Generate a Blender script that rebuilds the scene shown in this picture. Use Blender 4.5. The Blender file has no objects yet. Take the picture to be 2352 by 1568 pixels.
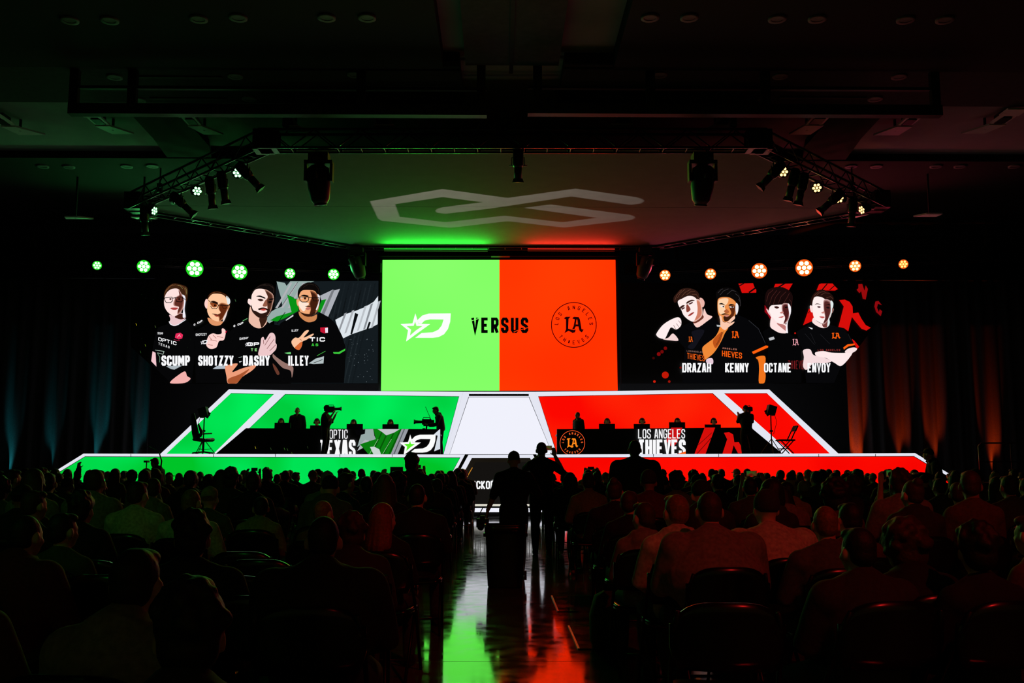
import bpy, bmesh, math, random
from mathutils import Vector, Matrix, Euler
from mathutils.geometry import tessellate_polygon
random.seed(7)
scene = bpy.context.scene
COL = scene.collection
# ------------------------------------------------------------------ camera
F_PX, CX, CY = 2287.0, 1176.0, 784.0
CAM = Vector((0.0, 0.0, 1.38))
PITCH, YAW = math.radians(7.25), -math.radians(0.7266)
cam_d = bpy.data.cameras.new('camera')
cam_d.sensor_width = 36.0
cam_d.lens = F_PX / 2352.0 * 36.0
cam_d.clip_end = 200
cam = bpy.data.objects.new('camera', cam_d)
cam.location = CAM
cam.rotation_euler = (math.pi / 2 + PITCH, 0, YAW)
COL.objects.link(cam)
scene.camera = cam
CR = Euler((math.pi / 2 + PITCH, 0, YAW)).to_matrix()
# ------------------------------------------------------------------ world, exposure
world = bpy.data.worlds.new('dark_hall')
scene.world = world
world.use_nodes = True
world.node_tree.nodes['Background'].inputs[0].default_value = (0, 0, 0, 1)
world.node_tree.nodes['Background'].inputs[1].default_value = 0.0
vs = scene.view_settings
vs.view_transform = 'Standard'
vs.look = 'None'
vs.exposure = 0.0
vs.gamma = 1.0
vs.use_curve_mapping = False
scene.cycles.max_bounces = 4
scene.cycles.adaptive_threshold = 0.02
scene.cycles.sample_clamp_indirect = 3.0
LED_GAIN = 1.0        # brightness of the LED walls
STAGE_Y, STAGE_Z, WALL_Y = 28.8, 1.80, 38.7
CANOPY_Z = 9.8
CEIL_Z = 11.6
# ------------------------------------------------------------------ helpers: rays
def ray(x, y):
    return CR @ Vector(((x - CX) / F_PX, -(y - CY) / F_PX, -1.0))
def PY(x, y, Y):
    d = ray(x, y); return CAM + d * ((Y - CAM.y) / d.y)
def PZ(x, y, Z):
    d = ray(x, y); return CAM + d * ((Z - CAM.z) / d.z)
def lin(c):
    c = c / 255.0
    return c / 12.92 if c <= 0.04045 else ((c + 0.055) / 1.055) ** 2.4
def rgb(r, g, b):
    return (lin(r), lin(g), lin(b), 1.0)
# ------------------------------------------------------------------ helpers: materials
MATS = {}
def mat(name, col, rough=0.6, metal=0.0, var=0.25, scale=6.0, bump=0.0, spec=0.5):
    if name in MATS: return MATS[name]
    m = bpy.data.materials.new(name); m.use_nodes = True
    nt = m.node_tree; b = nt.nodes['Principled BSDF']
    tc = nt.nodes.new('ShaderNodeTexCoord')
    nz = nt.nodes.new('ShaderNodeTexNoise'); nz.inputs['Scale'].default_value = scale; nz.inputs['Detail'].default_value = 4
    nt.links.new(tc.outputs['Object'], nz.inputs['Vector'])
    mp = nt.nodes.new('ShaderNodeMapRange'); mp.inputs['From Min'].default_value = 0.3; mp.inputs['From Max'].default_value = 0.7
    mp.inputs['To Min'].default_value = 1 - var; mp.inputs['To Max'].default_value = 1 + var
    nt.links.new(nz.outputs['Fac'], mp.inputs['Value'])
    vm = nt.nodes.new('ShaderNodeVectorMath'); vm.operation = 'SCALE'; vm.inputs[0].default_value = col[:3]
    nt.links.new(mp.outputs['Result'], vm.inputs['Scale'])
    nt.links.new(vm.outputs['Vector'], b.inputs['Base Color'])
    b.inputs['Roughness'].default_value = rough
    b.inputs['Metallic'].default_value = metal
    b.inputs['Specular IOR Level'].default_value = spec
    if bump:
        bp = nt.nodes.new('ShaderNodeBump'); bp.inputs['Strength'].default_value = bump; bp.inputs['Distance'].default_value = 0.01
        nt.links.new(nz.outputs['Fac'], bp.inputs['Height']); nt.links.new(bp.outputs['Normal'], b.inputs['Normal'])
    MATS[name] = m
    return m
def emit(name, col, strength=1.0, col2=None, scale=0.25, sample=True):
    """LED surface: emission, optionally drifting between two colours of the picture it shows"""
    if name in MATS: return MATS[name]
    m = bpy.data.materials.new(name); m.use_nodes = True
    nt = m.node_tree; nt.nodes.clear()
    out = nt.nodes.new('ShaderNodeOutputMaterial'); e = nt.nodes.new('ShaderNodeEmission')
    e.inputs['Strength'].default_value = strength
    if col2:
        tc = nt.nodes.new('ShaderNodeTexCoord')
        nz = nt.nodes.new('ShaderNodeTexNoise'); nz.inputs['Scale'].default_value = scale; nz.inputs['Detail'].default_value = 1
        nt.links.new(tc.outputs['Object'], nz.inputs['Vector'])
        r = nt.nodes.new('ShaderNodeValToRGB')
        r.color_ramp.elements[0].position = 0.35; r.color_ramp.elements[1].position = 0.6
        r.color_ramp.elements[0].color = col2; r.color_ramp.elements[1].color = col
        nt.links.new(nz.outputs['Fac'], r.inputs['Fac']); nt.links.new(r.outputs['Color'], e.inputs['Color'])
    else:
        e.inputs['Color'].default_value = col
    nt.links.new(e.outputs[0], out.inputs['Surface'])
    if not sample: m.cycles.emission_sampling = 'NONE'
    MATS[name] = m
    return m
def art_material():
    if 'screen_picture' in MATS: return MATS['screen_picture']
    m = bpy.data.materials.new('screen_picture'); m.use_nodes = True
    nt = m.node_tree; nt.nodes.clear()
    out = nt.nodes.new('ShaderNodeOutputMaterial'); e = nt.nodes.new('ShaderNodeEmission')
    a = nt.nodes.new('ShaderNodeAttribute'); a.attribute_name = 'Col'
    e.inputs['Strength'].default_value = LED_GAIN
    nt.links.new(a.outputs['Color'], e.inputs['Color']); nt.links.new(e.outputs[0], out.inputs['Surface'])
    m.cycles.emission_sampling = 'NONE'
    MATS['screen_picture'] = m
    return m
# ------------------------------------------------------------------ helpers: objects
def tag(o, label=None, cat=None, group=None, kind=None):
    if label: o['label'] = label
    if cat: o['category'] = cat
    if group: o['group'] = group
    if kind: o['kind'] = kind
    return o
def empty(name, loc=(0, 0, 0), rz=0.0, label=None, cat=None, group=None):
    o = bpy.data.objects.new(name, None); o.location = loc; o.rotation_euler = (0, 0, rz)
    o.empty_display_size = 0.1
    COL.objects.link(o)
    return tag(o, label, cat, group)
def link(name, me, m=None, parent=None, loc=None, rot=None):
    o = bpy.data.objects.new(name, me); COL.objects.link(o)
    if m is not None and me is not None and not me.materials: me.materials.append(m)
    if parent is not None: o.parent = parent
    if loc is not None: o.location = loc
    if rot is not None: o.rotation_euler = rot
    return o
class MB:
    """collects shapes of one mesh"""
    def __init__(s): s.v = []; s.f = []; s.sm = []
    def add(s, vs, fs, smooth=False):
        k = len(s.v); s.v += [tuple(v) for v in vs]
        s.f += [tuple(i + k for i in f) for f in fs]; s.sm += [smooth] * len(fs)
        return s
    def box(s, c, size, M=None):
        x, y, z = size[0] / 2, size[1] / 2, size[2] / 2
        vs = [Vector((a, b, d)) for a in (-x, x) for b in (-y, y) for d in (-z, z)]
        if M: vs = [M @ v for v in vs]
        c = Vector(c); vs = [v + c for v in vs]
        return s.add(vs, [(0, 1, 3, 2), (4, 6, 7, 5), (0, 4, 5, 1), (2, 3, 7, 6), (0, 2, 6, 4), (1, 5, 7, 3)])
    def prism(s, poly, thick_vec):
        """poly: list of 3-D points (planar); extruded along thick_vec"""
        n = len(poly); t = Vector(thick_vec)
        a = [Vector(p) for p in poly]; b = [p + t for p in a]
        nrm = Vector((0, 0, 0))
        for i in range(n): nrm += a[i].cross(a[(i + 1) % n])
        fl = nrm.dot(t) > 0
        tri = tessellate_polygon([a])
        fs = []
        for q in tri:
            p0, p1, p2 = (a[i] for i in q)
            if (p1 - p0).cross(p2 - p0).dot(t) > 0: q = q[::-1]
            fs.append(tuple(q)); fs.append(tuple(i + n for i in q[::-1]))
        for i in range(n):
            j = (i + 1) % n
            fs.append((i, j, j + n, i + n) if fl else (j, i, i + n, j + n))
        return s.add(a + b, fs)
    def tube(s, pts, rad, n=10, flat=None, cap=True, smooth=True, up=None):
        """tube through pts; rad: number or list; flat: list of (ra, rb) ellipse scale per point"""
        pts = [Vector(p) for p in pts]
        if not isinstance(rad, (list, tuple)): rad = [rad] * len(pts)
        tg = []
        for i in range(len(pts)):
            a = pts[max(i - 1, 0)]; b = pts[min(i + 1, len(pts) - 1)]
            t = (b - a); tg.append(t.normalized() if t.length > 1e-9 else Vector((0, 0, 1)))
        u0 = Vector(up) if up else (Vector((1, 0, 0)) if abs(tg[0].x) < 0.9 else Vector((0, 1, 0)))
        rings = []
        for i, p in enumerate(pts):
            t = tg[i]; u = (u0 - t * u0.dot(t)); u = u.normalized() if u.length > 1e-6 else t.orthogonal().normalized()
            w = t.cross(u).normalized(); u0 = u
            fa, fb = flat[i] if flat else (1, 1)
            rings.append((p, u * rad[i] * fa, w * rad[i] * fb, t, rad[i]))
        if cap == 'round':
            p, u, w, t, r = rings[0]
            pre = [(p - t * r * 0.95, u * 0.15, w * 0.15), (p - t * r * 0.75, u * 0.62, w * 0.62), (p - t * r * 0.4, u * 0.9, w * 0.9)]
            p, u, w, t, r = rings[-1]
            post = [(p + t * r * 0.4, u * 0.9, w * 0.9), (p + t * r * 0.75, u * 0.62, w * 0.62), (p + t * r * 0.95, u * 0.15, w * 0.15)]
            rings = pre + [q[:3] for q in rings] + post
        else:
            rings = [q[:3] for q in rings]
        vs = []; fs = []
        for p, u, w in rings:
            for k in range(n):
                a = 2 * math.pi * k / n
                vs.append(p + u * math.cos(a) + w * math.sin(a))
        for i in range(len(rings) - 1):
            for k in range(n):
                k2 = (k + 1) % n
                fs.append((i * n + k, i * n + k2, (i + 1) * n + k2, (i + 1) * n + k))
        if cap:
            fs.append(tuple(reversed(range(n)))); fs.append(tuple((len(rings) - 1) * n + k for k in range(n)))
        return s.add(vs, fs, smooth)
    def ball(s, c, r, M=None, seg=14, ring=9, smooth=True):
        if not isinstance(r, (list, tuple)): r = (r, r, r)
        c = Vector(c); vs = []; fs = []
        def pt(a, b):
            v = Vector((r[0] * math.sin(a) * math.cos(b), r[1] * math.sin(a) * math.sin(b), r[2] * math.cos(a)))
            return (M @ v if M else v) + c
        vs.append(pt(0, 0))
        for i in range(1, ring):
            for k in range(seg): vs.append(pt(math.pi * i / ring, 2 * math.pi * k / seg))
        vs.append(pt(math.pi, 0))
        for k in range(seg): fs.append((0, 1 + k, 1 + (k + 1) % seg))
        for i in range(ring - 2):
            for k in range(seg):
                a = 1 + i * seg + k; b = 1 + i * seg + (k + 1) % seg
                fs.append((a, a + seg, b + seg, b))
        L = len(vs) - 1; o = 1 + (ring - 2) * seg
        for k in range(seg): fs.append((L, o + (k + 1) % seg, o + k))
        return s.add(vs, fs, smooth)
    def mesh(s, name):
        me = bpy.data.meshes.new(name); me.from_pydata(s.v, [], s.f)
        me.polygons.foreach_set('use_smooth', s.sm); me.update()
        return me
    def build(s, name, m=None, parent=None, **k):
        return link(name, s.mesh(name), m, parent, **k)
def struct(name, mb, m, label, cat='structure'):
    o = mb.build(name, m); return tag(o, label, cat, kind='structure')
def dup(root, loc=None, rz=None, **props):
    r = root.copy(); COL.objects.link(r)
    if loc is not None: r.location = loc
    if rz is not None: r.rotation_euler = (0, 0, rz)
    for ch in list(root.children):
        c = ch.copy(); COL.objects.link(c); c.parent = r
        for g in list(ch.children):
            d = g.copy(); COL.objects.link(d); d.parent = c
    for k, v in props.items(): r[k] = v
    return r
# ------------------------------------------------------------------ materials
M_floor = None
K_black = mat('black_paint', rgb(18, 18, 19), 0.55)
K_metal = mat('black_powder_coat', rgb(26, 26, 28), 0.38, 0.6)
K_alu = mat('brushed_aluminium', rgb(120, 122, 126), 0.35, 0.9)
K_chair = mat('black_moulded_plastic', rgb(14, 14, 15), 0.22)
K_fabric = mat('black_velvet', rgb(64, 62, 64), 0.95, scale=30)
K_ceil = mat('pale_ceiling_paint', rgb(150, 150, 148), 0.9, var=0.08, scale=1.5)
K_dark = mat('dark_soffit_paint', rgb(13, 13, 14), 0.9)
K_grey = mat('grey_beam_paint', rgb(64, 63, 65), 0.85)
K_white = mat('white_enamel', rgb(225, 225, 222), 0.5, var=0.05)
K_canopy = mat('grey_scrim_cloth', rgb(62, 62, 62), 0.95, var=0.1, scale=2)
E_green = emit('led_green', rgb(0, 240, 92), LED_GAIN, rgb(0, 205, 62), 0.35)
E_green2 = emit('led_green_fascia', rgb(0, 226, 84), LED_GAIN, rgb(0, 196, 40), 0.5)
E_red = emit('led_red', rgb(255, 38, 6), LED_GAIN, rgb(252, 8, 0), 0.3)
E_red2 = emit('led_red_fascia', rgb(255, 12, 2), LED_GAIN, rgb(246, 4, 0), 0.4)
E_white = emit('led_white', rgb(240, 241, 252), LED_GAIN)
E_frame = emit('led_white_edge', rgb(228, 230, 242), LED_GAIN)
E_sgreen = emit('led_screen_green', (.254, 1.75, .15, 1), LED_GAIN, (.21, 1.65, .122, 1), 0.15)
E_sred = emit('led_screen_orange', (1.75, .048, .001, 1), LED_GAIN, (1.65, .027, 0, 1), 0.15)
E_black = mat('led_black', rgb(5, 5, 6), 0.5, var=0.05)
K_line = mat('black_seam', rgb(8, 9, 12), 0.8, var=0.05)
# ------------------------------------------------------------------ room shell
RX = 22.5
fl = MB().box((0, 17.0, -0.06), (2 * RX + 1, 50, 0.1))
floor = struct('floor', fl, mat('joint_filler', rgb(20, 20, 21), 0.7), 'polished concrete hall floor with saw-cut joints')
def floor_material():
    m = bpy.data.materials.new('polished_concrete'); m.use_nodes = True
    nt = m.node_tree; b = nt.nodes['Principled BSDF']
    tc = nt.nodes.new('ShaderNodeTexCoord')
    n1 = nt.nodes.new('ShaderNodeTexNoise'); n1.inputs['Scale'].default_value = 1.3; n1.inputs['Detail'].default_value = 9; n1.inputs['Roughness'].default_value = 0.65
    n2 = nt.nodes.new('ShaderNodeTexNoise'); n2.inputs['Scale'].default_value = 5.5; n2.inputs['Detail'].default_value = 8
    geo = nt.nodes.new('ShaderNodeNewGeometry')
    for n in (n1, n2): nt.links.new(geo.outputs['Position'], n.inputs['Vector'])
    r = nt.nodes.new('ShaderNodeValToRGB'); r.color_ramp.elements[0].position = 0.3; r.color_ramp.elements[1].position = 0.75
    r.color_ramp.elements[0].color = rgb(58, 56, 54); r.color_ramp.elements[1].color = rgb(104, 100, 96)
    nt.links.new(n1.outputs['Fac'], r.inputs['Fac']); nt.links.new(r.outputs['Color'], b.inputs['Base Color'])
    mp = nt.nodes.new('ShaderNodeMapRange'); mp.inputs['From Min'].default_value = 0.35; mp.inputs['From Max'].default_value = 0.7
    mp.inputs['To Min'].default_value = 0.05; mp.inputs['To Max'].default_value = 0.13
    nt.links.new(n2.outputs['Fac'], mp.inputs['Value']); nt.links.new(mp.outputs['Result'], b.inputs['Roughness'])
    b.inputs['IOR'].default_value = 2.0
    bp = nt.nodes.new('ShaderNodeBump'); bp.inputs['Strength'].default_value = 0.02; bp.inputs['Distance'].default_value = 0.01
    nt.links.new(n2.outputs['Fac'], bp.inputs['Height']); nt.links.new(bp.outputs['Normal'], b.inputs['Normal'])
    return m
M_floor = floor_material()
SL = 3.0
slab_me = MB().box((0, 0, -0.006), (SL - 0.012, SL - 0.012, 0.012)).mesh('slab')
slab_me.materials.append(M_floor)
for i in range(-7, 8):
    for j in range(-1, 13):
        link('slab', slab_me, None, floor, loc=(0.55 + i * SL, 2.9 + j * SL, 0))
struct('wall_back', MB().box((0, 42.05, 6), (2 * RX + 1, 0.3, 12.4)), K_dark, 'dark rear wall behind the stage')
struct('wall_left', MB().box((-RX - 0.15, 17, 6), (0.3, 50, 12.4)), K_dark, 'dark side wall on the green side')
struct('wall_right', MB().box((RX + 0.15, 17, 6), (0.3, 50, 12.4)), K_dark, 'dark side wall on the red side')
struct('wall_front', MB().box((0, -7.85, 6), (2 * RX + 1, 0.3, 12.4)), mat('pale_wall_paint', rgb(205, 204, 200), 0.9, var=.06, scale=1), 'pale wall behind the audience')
cl = MB().box((0, 17, CEIL_Z + 0.1), (2 * RX + 1, 50, 0.2))
ceiling = struct('ceiling', cl, K_ceil, 'pale coffered ceiling above the audience')
# dark soffits before and behind the lit coffer
y_in, y_out = PZ(1147, 240, CEIL_Z - 0.25).y, PZ(1147, 367, CEIL_Z - 0.25).y
y_mid = PZ(1147, 160, CEIL_Z - 0.45).y
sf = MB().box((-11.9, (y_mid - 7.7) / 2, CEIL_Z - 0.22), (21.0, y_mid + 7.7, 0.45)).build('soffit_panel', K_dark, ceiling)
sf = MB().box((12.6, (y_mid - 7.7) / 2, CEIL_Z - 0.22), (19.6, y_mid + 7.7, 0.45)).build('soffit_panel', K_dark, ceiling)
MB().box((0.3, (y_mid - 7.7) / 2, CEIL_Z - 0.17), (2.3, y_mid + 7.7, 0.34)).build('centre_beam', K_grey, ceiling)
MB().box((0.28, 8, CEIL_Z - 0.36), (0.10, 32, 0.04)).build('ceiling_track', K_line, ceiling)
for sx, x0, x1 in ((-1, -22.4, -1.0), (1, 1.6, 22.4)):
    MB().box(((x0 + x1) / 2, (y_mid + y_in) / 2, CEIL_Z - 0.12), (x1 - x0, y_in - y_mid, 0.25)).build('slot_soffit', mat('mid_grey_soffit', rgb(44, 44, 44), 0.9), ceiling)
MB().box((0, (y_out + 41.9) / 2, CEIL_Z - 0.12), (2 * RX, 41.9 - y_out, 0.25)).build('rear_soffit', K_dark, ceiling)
# downlight trims in the soffits
ring_mb = MB()
for k in range(20):
    a, b = 2 * math.pi * k / 20, 2 * math.pi * (k + 1) / 20
    ring_mb.add([(math.cos(t) * r, math.sin(t) * r, z) for t in (a, b) for r, z in ((0.13, -0.01), (0.2, -0.02), (0.2, 0.03))],
                [(0, 3, 4, 1), (1, 4, 5, 2)], True)
ring_mb.tube([(0, 0, 0.0), (0, 0, 0.02)], 0.13, 16, smooth=False)
ring_me = ring_mb.mesh('downlight'); ring_me.materials.append(mat('grey_trim_ring', rgb(110, 110, 108), 0.6))
def downlight(x, y, z):
    p = PZ(x, y, z - 0.02); link('downlight', ring_me, None, ceiling, loc=(p.x, p.y, z - 0.01))
for x, y in ((98, 383), (158, 384), (291, 383), (350, 382), (1955, 383), (2013, 383), (2150, 383), (2205, 383), (2330, 383)):
    downlight(x, y, CEIL_Z - 0.25)
for x, y in ((160, 48), (252, 48), (456, 45), (547, 42), (750, 42), (843, 42), (1493, 42), (1583, 42), (1785, 45), (1877, 45), (2080, 47), (2170, 47)):
    downlight(x, y, CEIL_Z - 0.45)
for x, y in ((263, 178), (540, 176), (573, 228), (815, 172), (1515, 173), (1792, 176), (2065, 177), (318, 231), (1755, 228), (2010, 228)):
    downlight(x, y, CEIL_Z - 0.25)
# long slots in the slot soffit
for x0, x1, y in ((298, 510, 177), (345, 520, 226), (640, 800, 226), (858, 1005, 222), (1335, 1480, 224), (1510, 1690, 224), (1790, 1990, 224)):
    a, b = PZ(x0, y, CEIL_Z - 0.26), PZ(x1, y, CEIL_Z - 0.26)
    MB().box(((a.x + b.x) / 2, a.y, CEIL_Z - 0.26), (b.x - a.x, 0.12, 0.04)).build('slot_diffuser', K_grey, ceiling)
# diagonal dark slabs crossing the coffer
for sx in (-1, 1):
    pts = [(300, 262), (415, 262), (480, 335), (487, 367), (388, 367), (352, 318)]
    if sx > 0: pts = [(2330 - x, y) for x, y in pts]
    poly = [PZ(x, y, CEIL_Z - 0.22) for x, y in pts]
    MB().prism(poly, (0, 0, 0.2)).build('diagonal_slab', K_dark, ceiling)
# ------------------------------------------------------------------ ceiling light fixtures in the coffer
def ceiling_fixture(pl, z, label, group='rectangular ceiling fixtures', bracket=True):
    """pl: four pixel corners (near-left, near-right, far-right, far-left) of the pale panel"""
    P = [PZ(x, y, z) for x, y in pl]
    c = sum(P, Vector()) / 4
    t = empty('ceiling_light', (c.x, c.y, z), 0, label, 'ceiling light', group)
    L = [p - c for p in P]
    MB().prism([(p.x, p.y, 0) for p in L], (0, 0, 0.05)).build('reflector_panel', K_white, t)
    n0, n1 = L[0], L[1]; dx = (n1 - n0)
    d = Vector((0, -1.0, 0))
    if bracket:
        MB().box(((n0 + n1) / 2 + Vector((0, -0.32, 0.12))), (dx.length * 0.6, 0.45, 0.22)).build('lamp_housing', K_black, t)
        for s in (0.14, 0.86):
            p = n0 + dx * s
            MB().box(p + Vector((0, -0.33, 0.06)), (0.09, 0.68, 0.06)).build('bracket', K_white, t)
        q = [n0 - dx * 0.1 + Vector((0, -0.68, 0)), n1 + dx * 0.02 + Vector((0, -0.68, 0)), n1 + dx * 0.02 + Vector((0, -1.2, 0)), n0 - dx * 0.12 + Vector((0, -1.2, 0))]
        MB().prism([(p.x, p.y, 0.02) for p in q], (0, 0, 0.05)).build('reflector_panel', K_white, t)
    MB().box((0, 0, (CEIL_Z - z) / 2), (0.06, 0.06, CEIL_Z - z)).build('stem', K_black, t)
FX = [((2, 291, 34, 291, 104, 310, 44, 310), 'far left, at the picture edge'), ((218, 290, 253, 290, 307, 308, 258, 308), 'second from the left'),
      ((431, 290, 464, 290, 513, 309, 468, 309), 'third from the left'), ((660, 290, 682, 290, 707, 303, 668, 303), 'behind the left truss hoist'),
      ((858, 288, 904, 288, 917, 303, 865, 303), 'just left of the hall centre'), ((1404, 286, 1455, 286, 1444, 303, 1390, 303), 'just right of the hall centre'),
      ((1640, 289, 1676, 289, 1655, 306, 1602, 306), 'behind the right truss hoist'), ((1848, 289, 1892, 289, 1862, 309, 1812, 309), 'third from the right'),
      ((2060, 291, 2096, 291, 2064, 311, 2006, 311), 'second from the right'), ((2272, 287, 2311, 287, 2262, 307, 2208, 307), 'far right, at the picture edge')]
for c, w in FX:
    ceiling_fixture([c[0:2], c[2:4], c[4:6], c[6:8]], CEIL_Z - 0.35, 'pale rectangular fixture in the lit ceiling coffer, ' + w)
for c, w in (((148, 499, 178, 499, 215, 503, 152, 503), 'left of the truss corner, outer'), ((300, 499, 335, 499, 362, 503, 315, 503), 'left beside the truss corner'),
             ((1962, 493, 1995, 493, 1962, 501, 1932, 501), 'right beside the truss corner'), ((2128, 492, 2165, 492, 2150, 498, 2098, 498), 'right of the truss corner, outer')):
    ceiling_fixture([c[0:2], c[2:4], c[4:6], c[6:8]], 9.9, 'small lit rectangular fixture in the dark rear ceiling, ' + w, 'small rear ceiling fixtures', False)
# long black pipe beams hanging below the slot soffit
def hung_beam(x0, x1, posts, label):
    z = CEIL_Z - 1.3
    a, b = PZ(x0, 252, z), PZ(x1, 252, z)
    t = empty('hung_beam', ((a.x + b.x) / 2, a.y, z), 0, label, 'beam')
    L = b.x - a.x
    MB().box((0, 0, 0), (L, 0.25, 0.27)).build('bottom_rail', K_black, t)
    MB().box((0, 0.1, 0.62), (L, 0.12, 0.08)).build('top_rail', K_black, t)
    for px in posts:
        X = PZ(px, 230, z + 0.3).x * a.y / PZ(px, 230, z + 0.3).y - (a.x + b.x) / 2
        MB().box((X, 0.05, 0.66), (0.22, 0.16, 1.28)).build('post', K_black, t)
hung_beam(160, 1118, (168, 302, 828, 1105), 'long black hanging beam below the ceiling, green side')
hung_beam(1212, 2166, (1235, 1495, 1760, 2150), 'long black hanging beam below the ceiling, red side')
# ------------------------------------------------------------------ flat LED picture drawing
def smooth_poly(pts, n=4):
    out = []; L = len(pts)
    for i in range(L):
        p0, p1, p2, p3 = pts[i - 1], pts[i], pts[(i + 1) % L], pts[(i + 2) % L]
        for k in range(n):
            t = k / n; t2 = t * t; t3 = t2 * t
            out.append(tuple(0.5 * (2 * p1[a] + (p2[a] - p0[a]) * t + (2 * p0[a] - 5 * p1[a] + 4 * p2[a] - p3[a]) * t2 + (3 * p1[a] - p0[a] - 3 * p2[a] + p3[a]) * t3) for a in (0, 1)))
    return out
def ribbon(pts, w, closed=False):
    """mitred stroke as quads"""
    n = len(pts); L = []; R = []
    for i in range(n):
        a = pts[i - 1] if (i > 0 or closed) else None
        b = pts[(i + 1) % n] if (i < n - 1 or closed) else None
        p = pts[i]
        def nrm(u, v):
            dx, dy = v[0] - u[0], v[1] - u[1]; l = math.hypot(dx, dy) or 1e-9
            return (-dy / l, dx / l)
        if a is None: m = nrm(p, b); s = 1
        elif b is None: m = nrm(a, p); s = 1
        else:
            n1, n2 = nrm(a, p), nrm(p, b)
            mx, my = n1[0] + n2[0], n1[1] + n2[1]; l = math.hypot(mx, my) or 1e-9
            m = (mx / l, my / l); s = 1 / max(0.35, m[0] * n1[0] + m[1] * n1[1])
        L.append((p[0] + m[0] * w / 2 * s, p[1] + m[1] * w / 2 * s)); R.append((p[0] - m[0] * w / 2 * s, p[1] - m[1] * w / 2 * s))
    q = []
    for i in range(n if closed else n - 1):
        j = (i + 1) % n; q.append([L[i], L[j], R[j], R[i]])
    return q
a_, b_ = 0.22, 0.12
GLYPH = {
 'O': [('c', [(a_, 0), (1 - a_, 0), (1, b_), (1, 1 - b_), (1 - a_, 1), (a_, 1), (0, 1 - b_), (0, b_)])],
 'D': [('c', [(0, 0), (1 - a_, 0), (1, b_), (1, 1 - b_), (1 - a_, 1), (0, 1)])],
 'C': [('o', [(1, .66), (1, 1 - b_), (1 - a_, 1), (a_, 1), (0, 1 - b_), (0, b_), (a_, 0), (1 - a_, 0), (1, b_), (1, .34)])],
 'G': [('o', [(1, .70), (1, 1 - b_), (1 - a_, 1), (a_, 1), (0, 1 - b_), (0, b_), (a_, 0), (1 - a_, 0), (1, b_), (1, .46), (.5, .46)])],
 'S': [('o', [(1, .70), (1, 1 - b_), (1 - a_, 1), (a_, 1), (0, 1 - b_), (0, .66), (.2, .56), (.8, .44), (1, .34), (1, b_), (1 - a_, 0), (a_, 0), (0, b_), (0, .30)])],
 'A': [('o', [(0, -.12), (.34, 1), (.66, 1), (1, -.12)]), ('o', [(.2, .25), (.8, .25)])],
 'E': [('o', [(1.1, 1), (0, 1), (0, 0), (1.1, 0)]), ('o', [(0, .5), (.9, .5)])],
 'F': [('o', [(1.1, 1), (0, 1), (0, -.12)]), ('o', [(0, .5), (.9, .5)])],
 'H': [('o', [(0, -.12), (0, 1.12)]), ('o', [(1, -.12), (1, 1.12)]), ('o', [(0, .5), (1, .5)])],
 'I': [('o', [(.5, -.12), (.5, 1.12)])],
 'K': [('o', [(0, -.12), (0, 1.12)]), ('o', [(1, 1.12), (.15, .5), (1.05, -.12)])],
 'L': [('o', [(0, 1.12), (0, 0), (1.05, 0)])],
 'M': [('o', [(0, -.12), (0, 1.12)]), ('o', [(1, -.12), (1, 1.12)]), ('o', [(.02, 1.1), (.5, .35), (.98, 1.1)])],
 'N': [('o', [(0, -.12), (0, 1.12)]), ('o', [(1, -.12), (1, 1.12)]), ('o', [(0, 1.1), (1, -.1)])],
 'P': [('o', [(0, -.12), (0, 1), (1 - a_, 1), (1, 1 - b_), (1, .55), (1 - a_, .43), (0, .43)])],
 'R': [('o', [(0, -.12), (0, 1), (1 - a_, 1), (1, 1 - b_), (1, .58), (1 - a_, .46), (0, .46)]), ('o', [(.5, .46), (1.02, -.12)])],
 'T': [('o', [(-.12, 1), (1.12, 1)]), ('o', [(.5, 1), (.5, -.12)])],
 'U': [('o', [(0, 1.12), (0, b_), (a_, 0), (1 - a_, 0), (1, b_), (1, 1.12)])],
 'V': [('o', [(-.05, 1.12), (.5, -.05), (1.05, 1.12)])],
 'X': [('o', [(0, 1.12), (1, -.12)]), ('o', [(1, 1.12), (0, -.12)])],
 'Y': [('o', [(-.05, 1.12), (.5, .45), (1.05, 1.12)]), ('o', [(.5, .5), (.5, -.12)])],
 'Z': [('o', [(-.05, 1), (1, 1), (0, 0), (1.05, 0)])],
}
def text_quads(txt, x0, y0, x1, y1, weight=0.30, gap=0.16, slant=0.0, rise=0.0):
    """block capitals filling the pixel box; returns a list of polygons in pixels"""
    wid = {'I': 0.48, ' ': 0.55, 'M': 1.3}
    tot = sum(wid.get(c, 1.0) for c in txt) + gap * (len(txt) - 1)
    u = (x1 - x0) / tot; h = y1 - y0; out = []; x = x0
    for c in txt:
        w = wid.get(c, 1.0) * u
        if c in GLYPH:
            t = weight * u; ix, iy = t / 2, t * 0.42
            gw = max(w - 2 * ix, 0.01); gh = h - 2 * iy
            for kind, pts in GLYPH[c]:
                P = [(x + ix + (px * gw if c != 'I' else gw * 0.5), y0 + iy + min(max(1 - py, -iy / gh), 1 + iy / gh) * gh) for px, py in pts]
                P = [(px + slant * (y1 - py), py + rise * (px - x0)) for px, py in P]
                out += ribbon(P, t, kind == 'c')
        x += w + gap * u
    return out
def arc_text(txt, cx, cy, r, a0, a1, h, flip=False):
    out = []; n = len(txt)
    for i, c in enumerate(txt):
        if c == ' ': continue
        a = math.radians(a0 + (a1 - a0) * i / (n - 1))
        gw = h * 0.62
        for poly in text_quads(c, -gw / 2, -h / 2, gw / 2, h / 2, 0.30):
            P = []
            for px, py in poly:
                ang = a if not flip else a + math.pi
                ux, uy = math.cos(ang + math.pi / 2), math.sin(ang + math.pi / 2)
                P.append((cx + r * math.cos(a) + px * ux + py * (-uy) , cy + r * math.sin(a) + px * uy + py * ux))
            out.append(P)
    return out
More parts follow.
